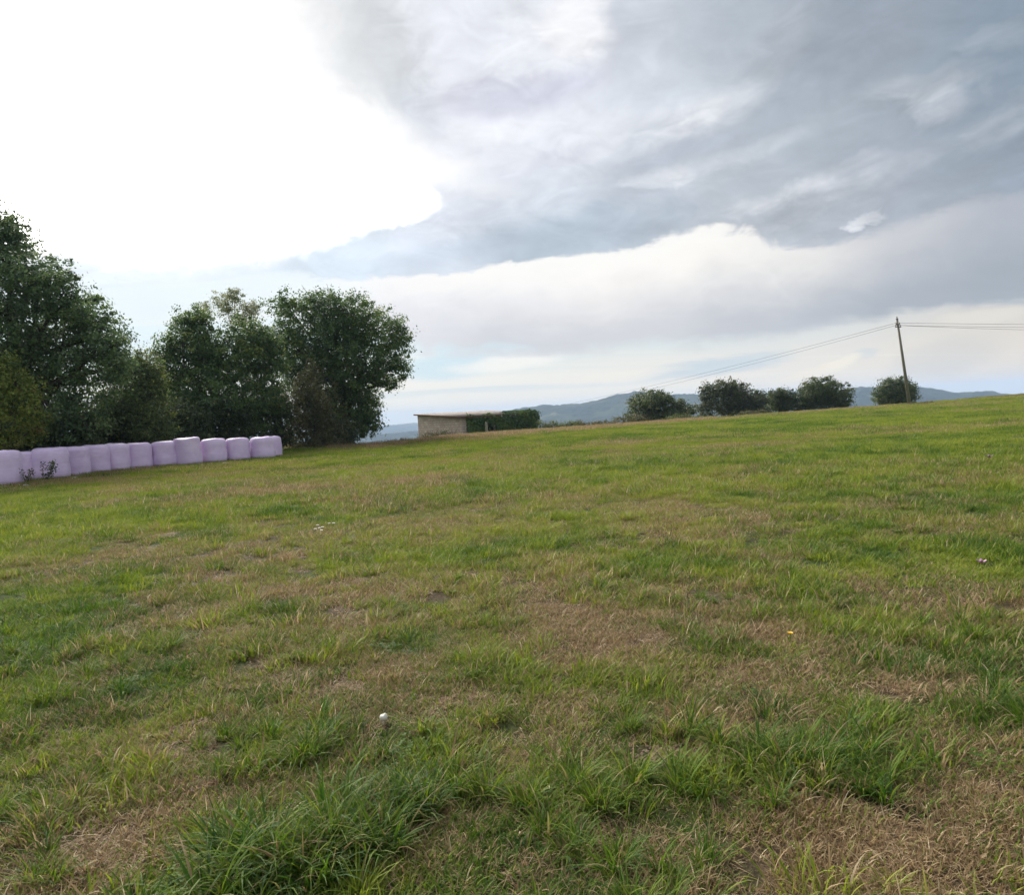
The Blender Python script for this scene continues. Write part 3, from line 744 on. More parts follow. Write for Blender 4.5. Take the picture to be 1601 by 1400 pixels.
scrub('bramble', 1045, 1090, (655, 652), 7, 68, OLIVE, 2200, 'yellow-green bramble between the first and second crest trees', 45, stems=60)
scrub('bramble', 1150, 1200, (648, 645), 6, 72, RUST, 1800, 'brownish bramble in front of the wide brownish tree', 46, stems=60)
scrub('dead_brushwood', 1418, 1458, (633, 630), 4, 66, RUST, 500, 'heap of reddish-brown dead brushwood at the foot of the leaning pole', 47, 'brushwood', .08, 160)
scrub('bramble', 590, 645, (694, 689), 5, 51, RUST, 500, 'thin dry weeds on the bank between the grove and the shed', 48, 'weeds', .06, 160)
scrub('bramble', 545, 600, (697, 694), 4, 49, RUST, 400, 'pale dry weeds at the field edge under the rounded tree', 49, 'weeds', .06, 120)

# saplings and scraps by the bales
def sprout(px, py, h, m, label, seed, lean=0.3, n=120, size=.07):
    g = np.random.default_rng(seed); p = G(px, py)
    root = empty('sapling', p); tag(root, label, 'sapling')
    mb = MB(); tips = []
    for i in range(5):
        a = g.uniform(0, 6.28); tip = Vector((math.cos(a) * h * .35 + lean * h * .5, math.sin(a) * h * .3, h * g.uniform(.6, 1.0)))
        pts = bent((0, 0, -.03), tip, g, .08, 5); tips.append(pts); mb.tube(pts, [.012, .01, .008, .006, .003], 5)
    mb.build('stem', BARK, root, True)
    P_ = np.array([tuple(t[g.integers(1, 5)] + Vector(g.normal(size=3)) * .07) for t in [tips[g.integers(5)] for _ in range(n)]])
    N_ = g.normal(size=(n, 3)) + np.array([0, -.3, .7]); N_ /= np.linalg.norm(N_, axis=1, keepdims=True)
    L = size * g.uniform(.7, 1.6, n); V, f = leaf_quads(P_, N_, L, L * .6, g)
    link('leaves', mesh_np('leaves', V, f, 4, [m], False, {'rnd': np.repeat(g.random(n), 4)}), root)
sprout(70, 753, .75, DARK, 'dark green leafy sapling leaning right in front of the widest bale', 51, .5, 260)
sprout(42, 757, .55, RUST, 'reddish brown sprig growing in front of the shaded second bale', 52, .1, 110)

def f_scrap(b): put(b.inputs['Base Color'], (.72, .68, .74))
SCRAP = mat('torn_film', f_scrap, .4)
for k, (px, py, s, lab) in enumerate(((4, 762, .16, 'crumpled scrap of pale film on the grass at the left edge before the foremost bale'), (114, 748.5, .17, 'long scrap of pale film at the foot of the widest bale'), (352, 725, .12, 'small scrap of pale film at the foot of the bale right of the flat-topped one'), (40, 760, .08, 'tiny scrap of pale film at the right foot of the foremost bale'))):
    g = np.random.default_rng(80 + k); p = G(px, py)
    n = 9; V = []; 
    for i in range(n):
        for j in range(5):
            V.append(((i / (n - 1) - .5) * s * 2, (j / 4 - .5) * s * .8 + .02 * math.sin(i), .02 + .05 * g.random() * (1 - abs(i / (n - 1) - .5))))
    f = [(i * 5 + j, (i + 1) * 5 + j, (i + 1) * 5 + j + 1, i * 5 + j + 1) for i in range(n - 1) for j in range(4)]
    me = mesh_np('film_scrap', V, f, 4, [SCRAP], True); me_o = link('film_scrap', me, None, p)
    sm = me_o.modifiers.new('thick', 'SOLIDIFY'); sm.thickness = .006
    tag(me_o, lab, 'film scrap', 'scraps of wrapping film by the bales')

# ------------------------------------------------------------------ ruined shed
def f_block(b):
    u = X(node('ShaderNodeTexCoord').outputs['UV'])
    br = node('ShaderNodeTexBrick'); put(br.inputs['Vector'], u)
    br.inputs['Scale'].default_value = 1.0; br.inputs['Brick Width'].default_value = .42; br.inputs['Row Height'].default_value = .205
    br.inputs['Mortar Size'].default_value = .014; br.inputs['Mortar Smooth'].default_value = .4
    br.inputs['Color1'].default_value = (.40, .33, .29, 1); br.inputs['Color2'].default_value = (.54, .46, .41, 1); br.inputs['Mortar'].default_value = (.22, .18, .16, 1)
    n = noise(u, 2.2, 6, .65); m = noise(u, 14, 4, .6)
    c = mixc(smooth(n, .35, .75) * .5, X(br.outputs['Color']), (.22, .18, .15))
    c = mixc(smooth(m, .4, .8) * .3, c, (.52, .44, .38))
    put(b.inputs['Base Color'], c); bump(b, X(br.outputs['Fac']) * -1.0 + m * .4, .8, .015)
BLOCK = mat('blockwork', f_block, .92, .1)
def f_roof(b):
    n = noise(objpos(), 1.6, 6, .65)
    put(b.inputs['Base Color'], ramp(n, [(.3, (.09, .07, .06)), (.5, (.18, .15, .13)), (.7, (.28, .25, .22))]))
ROOF = mat('old_sheet_roof', f_roof, .85, .2)
def f_conc(b):
    n = noise(objpos(), 4, 6, .65)
    put(b.inputs['Base Color'], ramp(n, [(.3, (.22, .20, .15)), (.7, (.40, .37, .29))])); bump(b, n, .5, .01)
CONC = mat('weathered_concrete', f_conc, .9, .15)
def f_rust(b):
    n = noise(objpos(), 6, 5, .65)
    put(b.inputs['Base Color'], ramp(n, [(.3, (.06, .035, .025)), (.7, (.16, .09, .06))]))
RUSTY = mat('rusty_wood', f_rust, .9, .15)

cB = at(722, 651, 60); TH = math.radians(38)
ex, ey = Vector((math.cos(TH), math.sin(TH), 0)), Vector((-math.sin(TH), math.cos(TH), 0))
def solve(px, dirv, o):
    """distance along dirv from o (on plan) to the sight line through px"""
    best = min((abs((o + dirv * (k * .01)).x / (o + dirv * (k * .01)).y - math.tan(math.radians(azel(px, 655)[0]))), k * .01) for k in range(1, 1600))
    return best[1]
oB = Vector((cB.x, cB.y, 0))
SL, WL = solve(653, ey, oB), solve(836, ex, oB)
zB = cB.z; zA = at(653, 647.5, (oB + ey * SL).y).z
z0 = min(gz(oB.x, oB.y), gz((oB + ey * SL).x, (oB + ey * SL).y), gz((oB + ex * WL).x, (oB + ex * WL).y)) - .4
shed = empty('shed', (oB.x, oB.y, z0))
tag(shed, 'low ruined shed of pale blocks with a gently sloping sheet roof on the field crest', 'shed')
def wall_seg(name, p0, p1, h0, h1, th=.18, m=BLOCK):
    """upright wall from p0 to p1 (plan, local), heights at each end, with UVs in metres"""
    d = (p1 - p0); L = d.length; d.normalize(); nrm = Vector((-d.y, d.x, 0)) * th
    me = bpy.data.meshes.new(name)
    vs = [p0, p1, p1 + Vector((0, 0, h1)), p0 + Vector((0, 0, h0))]; vs += [v + nrm for v in vs]
    me.from_pydata([tuple(v) for v in vs], [], [(0, 1, 2, 3), (5, 4, 7, 6), (3, 2, 6, 7), (4, 0, 3, 7), (1, 5, 6, 2)])
    uv = me.uv_layers.new(name='uv')
    for poly in me.polygons:
        for li in poly.loop_indices:
            v = me.vertices[me.loops[li].vertex_index].co; uv.data[li].uv = ((v - p0).dot(d) + (v - p0).dot(nrm) , v.z)
    me.materials.append(m); return link(name, me, shed)
Z = Vector((0, 0, 0)); pA, pC, pD = ey * SL, ex * WL, ex * WL + ey * SL
hB, hA = zB - z0 - .09, zA - z0 - .09
wall_seg('side_wall', pA, Z, hA, hB)
# front wall has a doorway and a gap beside a bare concrete post
d1, d2 = WL * .30, WL * .42
wall_seg('front_wall', ex * .19, ex * d1, hB, hB); wall_seg('front_wall', ex * d2, pC - ex * .19, hB, hB)
wall_seg('lintel', ex * d1 + Vector((0, 0, hB - .35)), ex * d2 + Vector((0, 0, hB - .35)), .35, .35)
wall_seg('side_wall', pC, pD, hB, hA); wall_seg('back_wall', pD - ex * .19, pA + ex * .19, hA, hA)
ps = MB(); ps.box(ex * (d1 - .05) - ey * .12 + Vector((0, 0, (hB - .45) / 2)), (.30, .22, hB - .45), Matrix.Rotation(TH, 3, 'Z')); ps.build('post', CONC, shed, bevel=.02)
# corrugated sheets, each a piece of its own
ns = 8; ov = .25
for k in range(ns):
    x0, x1 = -ov + (WL + 2 * ov) * k / ns, -ov + (WL + 2 * ov) * (k + 1) / ns + .05
    V = []; nc = 14
    for i in range(nc + 1):
        x = x0 + (x1 - x0) * i / nc
        for y in (-ov, SL * .5, SL + ov):
            z = hB + .07 + (hA - hB) * (y / SL) + .02 * math.sin(x * 2 * math.pi / .16) + .008 * (k % 2) + rnd.uniform(-.004, .004)
            V.append(tuple(ex * x + ey * y + Vector((0, 0, z))))
    o = link('roof_sheet', mesh_np('roof_sheet', V, [(i * 3 + j, (i + 1) * 3 + j, (i + 1) * 3 + j + 1, i * 3 + j + 1) for i in range(nc) for j in range(2)], 4, [ROOF], True), shed)
    o.modifiers.new('thick', 'SOLIDIFY').thickness = .02
for y, hh in ((-ov + .03, hB), (SL + ov - .03, hA + .02)):
    mb = MB(); mb.box(ex * (WL / 2) + ey * y + Vector((0, 0, hh - .02 + (hA - hB) * (0 if y < 1 else ov / SL))), (WL + 2 * ov - .1, .06, .12), Matrix.Rotation(TH, 3, 'Z')); mb.build('eaves_board', RUSTY, shed)
mb = MB(); q0, q1 = -ex * (ov - .03) - ey * ov, -ex * (ov - .03) + ey * (SL + ov)
mb.tube([q0 + Vector((0, 0, hB - .01 - .02)), q1 + Vector((0, 0, hA + .02))], .05, 4); mb.build('verge_board', RUSTY, shed)
# ivy over the front wall and round its far corner
g = np.random.default_rng(90)
n = 15000; u = g.random(n) ** .9; t = .02 + .98 * u
xx = WL * (.03 + .99 * t); top = hB + .02 + .07 * g.normal(size=n) +  .20 * np.clip((t - .6) / .4, 0, 1) + .12 * np.sin(xx * 3); zz = g.random(n) * (top + .05)
yy = -np.abs(g.normal(size=n)) * (.10 + .22 * t ** 2) - .03 + .15 * np.sin(xx * 2.1 + zz * 3) * .4
keep = ~((xx > d1 - .22) & (xx < d2 + .1) & (zz < hB - .5) & (g.random(n) < .93)); xx, yy, zz, t = xx[keep], yy[keep], zz[keep], t[keep]
ex_, ey_ = np.array(ex), np.array(ey)
P_ = xx[:, None] * ex_ + yy[:, None] * ey_ + np.stack([0 * zz, 0 * zz, zz], 1)
m2 = 5000; tt_ = g.random(m2); P2 = (WL + .03 + np.abs(g.normal(size=m2)) * .22)[:, None] * ex_ + (tt_ * SL * .5)[:, None] * ey_ + np.stack([0 * tt_, 0 * tt_, g.random(m2) * (hB + .22)], 1)
m3 = 3000; P3 = (WL * (.74 + .28 * g.random(m3)))[:, None] * ex_ + (g.random(m3) * SL * .4 - .2)[:, None] * ey_ + np.stack([np.zeros(m3), np.zeros(m3), hB + .05 + g.random(m3) ** 2 * .28], 1)
P_ = np.concatenate([P_, P2, P3]); k = len(P_)
N_ = -ey_ * .8 + np.array([0, 0, .5]) + g.normal(size=(k, 3)) * .5; N_ /= np.linalg.norm(N_, axis=1, keepdims=True)
L = .15 * g.uniform(.6, 1.3, k); V, f = leaf_quads(P_, N_, L, L * .9, g)
cl = np.clip(.45 + .3 * np.sin(P_[:, 0] * 2.3 + P_[:, 2] * 3) + .2 * g.normal(size=k), 0, 1)
iv = link('ivy', mesh_np('ivy', V, f, 4, [IVY], False, {'rnd': np.repeat(cl, 4)}), None, (oB.x, oB.y, z0))
tag(iv, 'dense dark green ivy covering the front wall of the ruined shed', 'ivy')

# ------------------------------------------------------------------ poles and wires
def f_pole(b):
    p = objpos(); m = node('ShaderNodeMapping'); put(m.inputs[0], p); m.inputs['Scale'].default_value = (12, 12, .8)
    n = noise(X(m.outputs[0]), 2, 5, .6)
    put(b.inputs['Base Color'], ramp(n, [(.3, (.13, .115, .09)), (.7, (.27, .25, .20))])); bump(b, n, .5, .01)
POLE = mat('weathered_pole_wood', f_pole, .9, .15)
def f_steel(b): put(b.inputs['Base Color'], (.10, .075, .06))
STEEL = mat('rusty_steel', f_steel, .7, .3)
def f_porc(b): put(b.inputs['Base Color'], (.12, .07, .05))
PORC = mat('brown_porcelain', f_porc, .25, .5)
def f_wire(b): put(b.inputs['Base Color'], (.10, .10, .10))
WIRE = mat('wire', f_wire, .6, .4)

def pole(base, top, label, yaw):
    root = empty('utility_pole', base); tag(root, label, 'pole', 'poles carrying the overhead wires')
    ax = (top - base); L = ax.length; ax.normalize()
    mb = MB(); mb.tube([Vector((0, 0, 0)) - ax * .3, ax * L * .5, ax * L], [.15, .12, .085], 12); mb.build('shaft', POLE, root, True)
    side = Vector((math.cos(yaw), math.sin(yaw), 0)); pts = []
    for k, (dn, w_) in enumerate(((.50, .30), (.72, .42))):
        c = ax * (L - dn)
        mb = MB(); mb.box(c + ax.cross(side).normalized() * .0, (w_ * 2, .09, .09), Matrix.Rotation(yaw, 3, 'Z')); mb.build('crossarm', STEEL, root, bevel=.01)
        for s in (-1, 1):
            b = c + side * (w_ - .05) * s + Vector((0, 0, .045))
            ins = MB(); ins.tube([b, b + Vector((0, 0, .04)), b + Vector((0, 0, .045)), b + Vector((0, 0, .07)), b + Vector((0, 0, .08)), b + Vector((0, 0, .13)), b + Vector((0, 0, .15))], [.015, .015, .045, .05, .035, .045, .02], 10)
            ins.build('insulator', PORC, root, True); pts.append(base + b + Vector((0, 0, .09)))
    cap = MB(); cap.tube([ax * L, ax * (L + .03), ax * (L + .10)], [.12, .11, .02], 10); cap.build('cap', STEEL, root, True)
    b = ax * (L + .10); ins = MB(); ins.tube([b - Vector((0, 0, .02)), b + Vector((0, 0, .03)), b + Vector((0, 0, .035)), b + Vector((0, 0, .1)), b + Vector((0, 0, .14))], [.015, .015, .05, .045, .02], 10); ins.build('insulator', PORC, root, True)
    return pts
pb = at(1422, 631.5, 68); pb = Vector((pb.x, pb.y, gz(pb.x, pb.y)))
pt = at(1402.5, 499, 67.4)
P1 = pole(pb, pt, 'tall weathered pole leaning left on the crest of the field, carrying the overhead wires', math.radians(30))
far_b = at(742, 690, 165); far_b.z = gz(far_b.x, far_b.y); far_t = at(742, 654, 165)
P0 = pole(far_b, Vector((far_t.x, far_t.y, far_b.z + max(6.5, far_t.z - far_b.z))), 'far pole down the slope, hidden behind the ruined shed', math.radians(30))
rb = Vector((92.0, 84.0, 0)); rb.z = gz(rb.x, rb.y); rt = rb + Vector((.1, 0, 6.9))
P2_ = pole(rb, rt, 'upright pole further along the crest, outside the right edge of the picture', math.radians(30))
def wire(a, b, sag, label):
    n = 30; pts = [a.lerp(b, i / n) - Vector((0, 0, 4 * sag * (i / n) * (1 - i / n))) for i in range(n + 1)]
    mb = MB(); c = a; mb.tube([p - c for p in pts], .013, 5); o = mb.build('overhead_wire', WIRE, None, True); o.location = c
    tag(o, label, 'wire', 'overhead wires strung from the leaning pole')
wire(P0[0], P1[0], 1.0, 'upper overhead wire descending left from the leaning pole to the ruined shed')
wire(P0[2], P1[2], 1.25, 'lower overhead wire descending left from the leaning pole to the ruined shed')
wire(P1[1], P2_[1], .15, 'uppermost overhead wire running right from the leaning pole to the edge of the picture')
wire(P1[2], P2_[2], .25, 'middle overhead wire running right from the leaning pole to the edge of the picture')
wire(P1[3], P2_[3], .55, 'lowest overhead wire running right from the leaning pole to the edge of the picture')

# ------------------------------------------------------------------ grass
def f_blade(b):
    r_ = attr('rnd'); k_ = attr('pick'); t_ = attr('along'); dry = attr('dry', 'INSTANCER'); tint = attr('tint', 'INSTANCER')
    green = ramp(r_ * 0.55 + tint * 0.45, [(0, (.014, .055, .013)), (0.28, (.050, .110, .012)), (0.5, (.120, .178, .018)), (0.75, (.220, .258, .030)), (1, (.31, .30, .055))])
    straw = ramp(r_, [(0, (.11, .066, .036)), (0.4, (.235, .158, .082)), (0.8, (.37, .272, .152)), (1, (.52, .43, .28))])
    dead = smooth(k_ - dry * 0.92, 0.04, -0.04)
    c = mixc(dead, green, straw)
    c = mixc(smooth(t_, .75, 1.0) * smooth(k_, .3, .8) * .5, c, (.24, .19, .08))
    c2 = node('ShaderNodeHueSaturation'); c2.inputs['Value'].default_value = 1.7; c2.inputs['Saturation'].default_value = 1.05; put(c2.inputs['Color'], c)
    leafy(b, c, X(c2.outputs[0]), .28)
BLADE = mat('grass_blade', f_blade, .65, .18)

def blades(name, n, rad, hmin, hmax, wid, seg, seed, lean=(.2, .9), curl=(.3, 1.2), flat=0.0, splay=0.0, pick=None, sq=1.0, wind=(0.25, 0.05)):
    g = np.random.default_rng(seed)
    rr_ = rad * np.sqrt(g.random(n)) ** sq; th_ = g.random(n) * 2 * math.pi
    bx, by = rr_ * np.cos(th_), rr_ * np.sin(th_)
    H = hmin + (hmax - hmin) * g.random(n) ** 1.5
    yaw = np.where(g.random(n) < splay, th_ + g.normal(size=n) * .5, g.random(n) * 2 * math.pi)
    l0 = g.uniform(*lean, n) * .6; cu = g.uniform(*curl, n)
    dx_, dy_ = np.cos(yaw), np.sin(yaw)
    face = yaw + math.pi / 2 + g.normal(size=n) * .5
    sx, sy = np.cos(face), np.sin(face)
    W_ = wid * (.6 + .8 * g.random(n))
    V = []; T = []; x = bx.copy(); y = by.copy(); z = -np.ones(n) * .008
    ang = l0.copy(); steps = seg
    for s in range(steps + 1):
        f = s / steps; ww = W_ * (1 - f ** 1.6) * .5 + .0003
        if s == steps:
            V.append(np.stack([x, y, z], 1)[:, None])
        else:
            V.append(np.stack([np.stack([x - sx * ww, y - sy * ww, z], 1), np.stack([x + sx * ww, y + sy * ww, z], 1)], 1))
        st = H / steps
        a_ = np.clip(ang + (flat * 1.2), 0, 2.1)
        x = x + (dx_ * np.sin(a_) + wind[0] * .3) * st; y = y + (dy_ * np.sin(a_) + wind[1] * .3) * st; z = np.maximum(z + np.cos(a_) * st, .003 + .004 * g.random(n) if flat else -1)
        ang = ang + cu / steps
    V = np.concatenate(V, 1); nv = V.shape[1]           # n, nv, 3
    base = np.arange(n)[:, None] * nv
    tris = []
    for s in range(steps - 1):
        a, b_, c, d = 2 * s, 2 * s + 1, 2 * s + 3, 2 * s + 2
        tris += [base + np.array([[a, b_, c]]), base + np.array([[a, c, d]])]
    s = steps - 1; tris.append(base + np.array([[2 * s, 2 * s + 1, 2 * s + 2]]))
    Fc = np.concatenate(tris, 0)
    al = np.array([i // 2 / steps for i in range(2 * steps)] + [1.0])
    pk = g.random(n) if pick is None else np.full(n, pick) + g.random(n) * .02
    return mesh_np(name, V.reshape(-1, 3), Fc, 3, [BLADE], False, {'rnd': np.repeat(np.clip(g.normal(.5, .24, n), 0, 1), nv), 'pick': np.repeat(pk, nv), 'along': np.tile(al, n)})

def rosette(name, seed, n=9, L=.11, W=.035):
    g = np.random.default_rng(seed); V = []; Fc = []; A_ = []; R_ = []
    for i in range(n):
        a = 2 * math.pi * i / n + g.normal() * .3; l = L * g.uniform(.6, 1.2); q = g.random()
        for s in range(6):
            f = s / 5; r = l * (.1 + .9 * f); z = .01 + .05 * math.sin(f * 2.4) * g.uniform(.8, 1.2); w_ = W * math.sin(.25 + f * 2.7) * (1 if s < 5 else .15) * (1.0 if s % 2 else .75)
            for sg in (-1, 1):
                V.append((math.cos(a) * r - math.sin(a) * w_ * sg * .5, math.sin(a) * r + math.cos(a) * w_ * sg * .5, z)); A_.append(0); R_.append(.25 * q)
        b0 = len(V) - 12
        for s in range(5):
            k = b0 + 2 * s; Fc += [(k, k + 1, k + 3), (k, k + 3, k + 2)]
    return mesh_np(name, V, Fc, 3, [BLADE], True, {'rnd': R_, 'pick': [.97] * len(V), 'along': A_})

def clover(name, seed, n=38, rad=.13):
    g = np.random.default_rng(seed); V = []; Fc = []; R_ = []
    for i in range(n):
        cx, cy, cz = g.normal() * rad * .6, g.normal() * rad * .6, .02 + .035 * g.random(); s = .013 * g.uniform(.7, 1.3); a0 = g.random() * 6.28; q = g.random() * .35
        for k in range(3):
            a = a0 + k * 2.094
            b0 = len(V)
            for (u, v) in ((0, 0), (.7, -.55), (1.25, -.35), (1.25, .35), (.7, .55)):
                V.append((cx + s * (u * math.cos(a) - v * math.sin(a)), cy + s * (u * math.sin(a) + v * math.cos(a)), cz + .003 * u)); R_.append(q)
            Fc += [(b0, b0 + 1, b0 + 2), (b0, b0 + 2, b0 + 3), (b0, b0 + 3, b0 + 4)]
    return mesh_np(name, V, Fc, 3, [BLADE], False, {'rnd': R_, 'pick': [.97] * len(V), 'along': [0] * len(V)})

KINDS = []          # order gives the pick index
src = bpy.data.collections.new('grass_pieces')
def kind(name, me):
    o = bpy.data.objects.new('%02d_%s' % (len(KINDS), name), me); src.objects.link(o); KINDS.append(name); return len(KINDS) - 1
SH = [kind('short_turf', blades('short_turf', 170, .14, .025, .085, .0048, 3, 100 + i, flat=.25)) for i in range(4)]
MD = [kind('medium_turf', blades('medium_turf', 100, .12, .06, .17, .0062, 4, 110 + i, (.2, 1.1), (.4, 1.6), splay=.4)) for i in range(4)]
LG = [kind('long_tuft', blades('long_tuft', 64, .06, .12, .30, .0085, 5, 120 + i, (.25, 1.2), (.5, 1.9), splay=.8)) for i in range(4)]
ST = [kind('straw_mat', blades('straw_mat', 150, .15, .04, .12, .0034, 3, 130 + i, (.9, 1.6), (.1, .7), flat=.6, pick=.0)) for i in range(3)]
RO = [kind('rosette', rosette('rosette', 140 + i, 8 + i, .09 + .02 * i, .035 + .01 * i)) for i in range(3)]
CL = [kind('clover', clover('clover', 150 + i)) for i in range(2)]
FR = [kind('far_turf', blades('far_turf', 260, .45, .04, .11, .010, 2, 160 + i, splay=.1)) for i in range(3)]
VF = [kind('rough_turf', blades('rough_turf', 150, .45, .12, .34, .014, 3, 170 + i, splay=.3, pick=.1 + .25 * i)) for i in range(3)]

pts = dict(x=[], y=[], k=[], s=[], dry=[], tint=[])
def tone(x, y):
    t = .56 + (fbm(x, y, 3.2, 201, 3) - .5) * 1.2 + (fbm(x, y, .6, 207, 2) - .5) * 1.3
    r = np.hypot(x, y)
    return t + .10 * np.clip(r / 9 - .5, 0, 1)
def scatter(r0_, r1_, dens, kinds, smin, smax, seed, prob=None, tint0=0.0, dry0=0.0, a_lo=-.70, a_hi=.72):
    g = np.random.default_rng(seed)
    n = int(dens * .5 * (r1_ ** 2 - r0_ ** 2) * (a_hi - a_lo))
    r = np.sqrt(g.random(n) * (r1_ ** 2 - r0_ ** 2) + r0_ ** 2); a = g.uniform(a_lo, a_hi, n)
    x, y = r * np.sin(a), r * np.cos(a); d = dryness(x, y)
    if prob is not None:
        k = g.random(n) < prob(x, y, d, g); x, y, d = x[k], y[k], d[k]
    n = len(x)
    pts['x'].append(x); pts['y'].append(y); pts['k'].append(g.choice(kinds, n)); pts['s'].append(g.uniform(smin, smax, n))
    pts['dry'].append(np.clip(d + dry0 + g.normal(size=n) * .07, 0, 1)); pts['tint'].append(np.clip(tone(x, y) + tint0 + g.normal(size=n) * .17, 0, 1))
clumpy = lambda sc, sd, lo: (lambda x, y, d, g: np.clip((fbm(x, y, sc, sd, 2) - lo) * 6, 0, 1))
scatter(1.7, 6, 80, SH, .7, 1.2, 1, lambda x, y, d, g: 1.05 - .55 * d)
scatter(6, 13, 34, SH, .9, 1.4, 2, lambda x, y, d, g: 1.1 - .4 * d)
scatter(13, 24, 15, SH + MD, 1.1, 1.7, 3)
scatter(1.7, 6, 36, MD, .6, 1.15, 4, lambda x, y, d, g: np.clip((.72 - d) * 2.2, .05, 1) * np.clip((fbm(x, y, .5, 90, 2) - .30) * 4, .1, 1))
scatter(6, 13, 20, MD, .7, 1.3, 5, lambda x, y, d, g: np.clip((.75 - d) * 2.2, .05, 1) * np.clip((fbm(x, y, .6, 91, 2) - .30) * 4, .1, 1))
scatter(1.9, 8, 13, LG, .35, .85, 6, lambda x, y, d, g: np.clip((.50 - d) * 4, .08, 1) * np.clip((fbm(x, y, .45, 92, 2) - .45) * 8, 0, 1), -.15)
scatter(8, 20, 4.5, LG, .35, .75, 7, lambda x, y, d, g: np.clip((.50 - d) * 4, 0, 1), -.05)
scatter(1.7, 6, 52, ST, .6, 1.1, 8, lambda x, y, d, g: np.clip(d * 1.9 - .45, .05, 1))
scatter(1.7, 6, 45, SH, .5, .8, 88, lambda x, y, d, g: np.clip(d * 2 - .9, 0, 1), .1, .15)
scatter(1.7, 4.5, 26, ST, .5, .8, 89)
scatter(6, 14, 15, ST, .8, 1.4, 9, lambda x, y, d, g: np.clip(d * 1.7 - .3, .03, 1))
scatter(1.9, 12, .7, RO, .3, .7, 10, clumpy(.9, 93, .42), .0)
scatter(1.9, 12, 2.2, CL, .5, .9, 11, clumpy(.8, 94, .5), -.1)
scatter(13, 32, 7, FR, .7, 1.1, 12)
scatter(30, 60, 3.2, FR, 1.0, 1.6, 13)
scatter(55, 105, 1.8, FR, 1.3, 2.0, 14)
# rough uncut grass along the crest, and straw at the feet of the bales
g = np.random.default_rng(15)
for a0_, a1_, off, wdt, n in ((-.36, .02, 1.5, 1.8, 1500), (.02, .27, 1.5, 2.2, 1500), (.27, .62, 3.5, 2.0, 900)):
    a = g.uniform(a0_, a1_, n); r = np.interp(a, CA, CR) + off + g.normal(size=n) * wdt
    x, y = r * np.sin(a), r * np.cos(a)
    pts['x'].append(x); pts['y'].append(y); pts['k'].append(g.choice(VF, n)); pts['s'].append(g.uniform(.5, 1.15, n) * (1.0 if a1_ < .3 else .6)); pts['dry'].append(g.uniform(.45, 1.0, n)); pts['tint'].append(g.uniform(.3, .9, n))
for c in BALES:
    n = 26; x = c.x + g.uniform(-.8, .9, n); y = c.y + g.uniform(-1.1, .7, n)
    pts['x'].append(x); pts['y'].append(y); pts['k'].append(g.choice(VF, n)); pts['s'].append(g.uniform(.2, .5, n)); pts['dry'].append(g.uniform(.5, 1.0, n)); pts['tint'].append(g.uniform(.2, .6, n))
# individual dark tufts seen in the foreground
for px, py, k, rad, s, tn in ((430, 1350, 20, .26, 1.1, .15), (530, 1345, 14, .2, 1.0, .2), (400, 1395, 14, .2, .95, .15), (630, 1275, 14, .18, .95, .15), (700, 1235, 9, .18, .8, .25), (480, 1180, 8, .14, .8, .3), (560, 1290, 5, .2, .8, .2), (1250, 1205, 26, .38, .8, .12), (1190, 1185, 10, .2, .75, .15), (1340, 1215, 10, .22, .7, .2),
                              (960, 1250, 14, .2, .8, .4), (985, 1145, 5, .08, .6, .35), (40, 1030, 12, .3, .75, .45), (140, 1060, 8, .25, .65, .35), (1585, 1115, 8, .2, .8, .15), (800, 1250, 8, .2, .7, .3), (370, 1160, 8, .2, .7, .35), (1530, 975, 8, .3, .7, .35), (1100, 945, 6, .3, .6, .2), (270, 1015, 6, .2, .6, .3), (10, 1390, 6, .2, .6, .3), (1010, 1395, 8, .2, .7, .35), (900, 1330, 6, .15, .7, .3), (480, 1020, 5, .2, .6, .3)):
    c = G(px, py); a = g.normal(size=k) * rad * .55; b = g.normal(size=k) * rad * .45
    pts['x'].append(c.x + a); pts['y'].append(c.y + b); pts['k'].append(g.choice(LG, k)); pts['s'].append(g.uniform(.6, 1.1, k) * s)
    pts['dry'].append(np.full(k, .10)); pts['tint'].append(np.clip(tn + g.normal(size=k) * .08, 0, 1))
A_ = {k: np.concatenate(v) for k, v in pts.items()}
# keep blades out of the bales, and the mushroom in its small clearing
mu = G(601, 1133)
bc = np.array([(c.x, c.y) for c in BALES])
ok = np.ones(len(A_['x']), bool)
for cx, cy in bc: ok &= np.hypot(A_['x'] - cx, A_['y'] - cy) > .62
near_mu = (np.abs(A_['x'] - mu.x) < .13) & (A_['y'] < mu.y + .03) & (A_['y'] > mu.y - .30) & np.isin(A_['k'], MD + LG + CL + RO)
ok &= ~near_mu
A_ = {k: v[ok] for k, v in A_.items()}
N = len(A_['x']); zz = ground_z(A_['x'], A_['y'])
me = bpy.data.meshes.new('grass')
me.vertices.add(N); me.vertices.foreach_set('co', np.stack([A_['x'], A_['y'], zz], 1).astype(np.float32).ravel())
for k in ('s', 'dry', 'tint'):
    t = me.attributes.new({'s': 'size'}.get(k, k), 'FLOAT', 'POINT'); t.data.foreach_set('value', A_[k].astype(np.float32))
t = me.attributes.new('which', 'INT', 'POINT'); t.data.foreach_set('value', A_['k'].astype(np.int32))
t = me.attributes.new('turn', 'FLOAT_VECTOR', 'POINT')
gg = np.random.default_rng(5); turn = np.stack([gg.normal(size=N) * .06, gg.normal(size=N) * .06, gg.random(N) * 6.283], 1)
t.data.foreach_set('vector', turn.astype(np.float32).ravel())
grass = link('grass', me)
tag(grass, 'short patchy pasture grass, green mixed with straw', 'grass', kind='stuff')
gn = bpy.data.node_groups.new('scatter_grass', 'GeometryNodeTree')
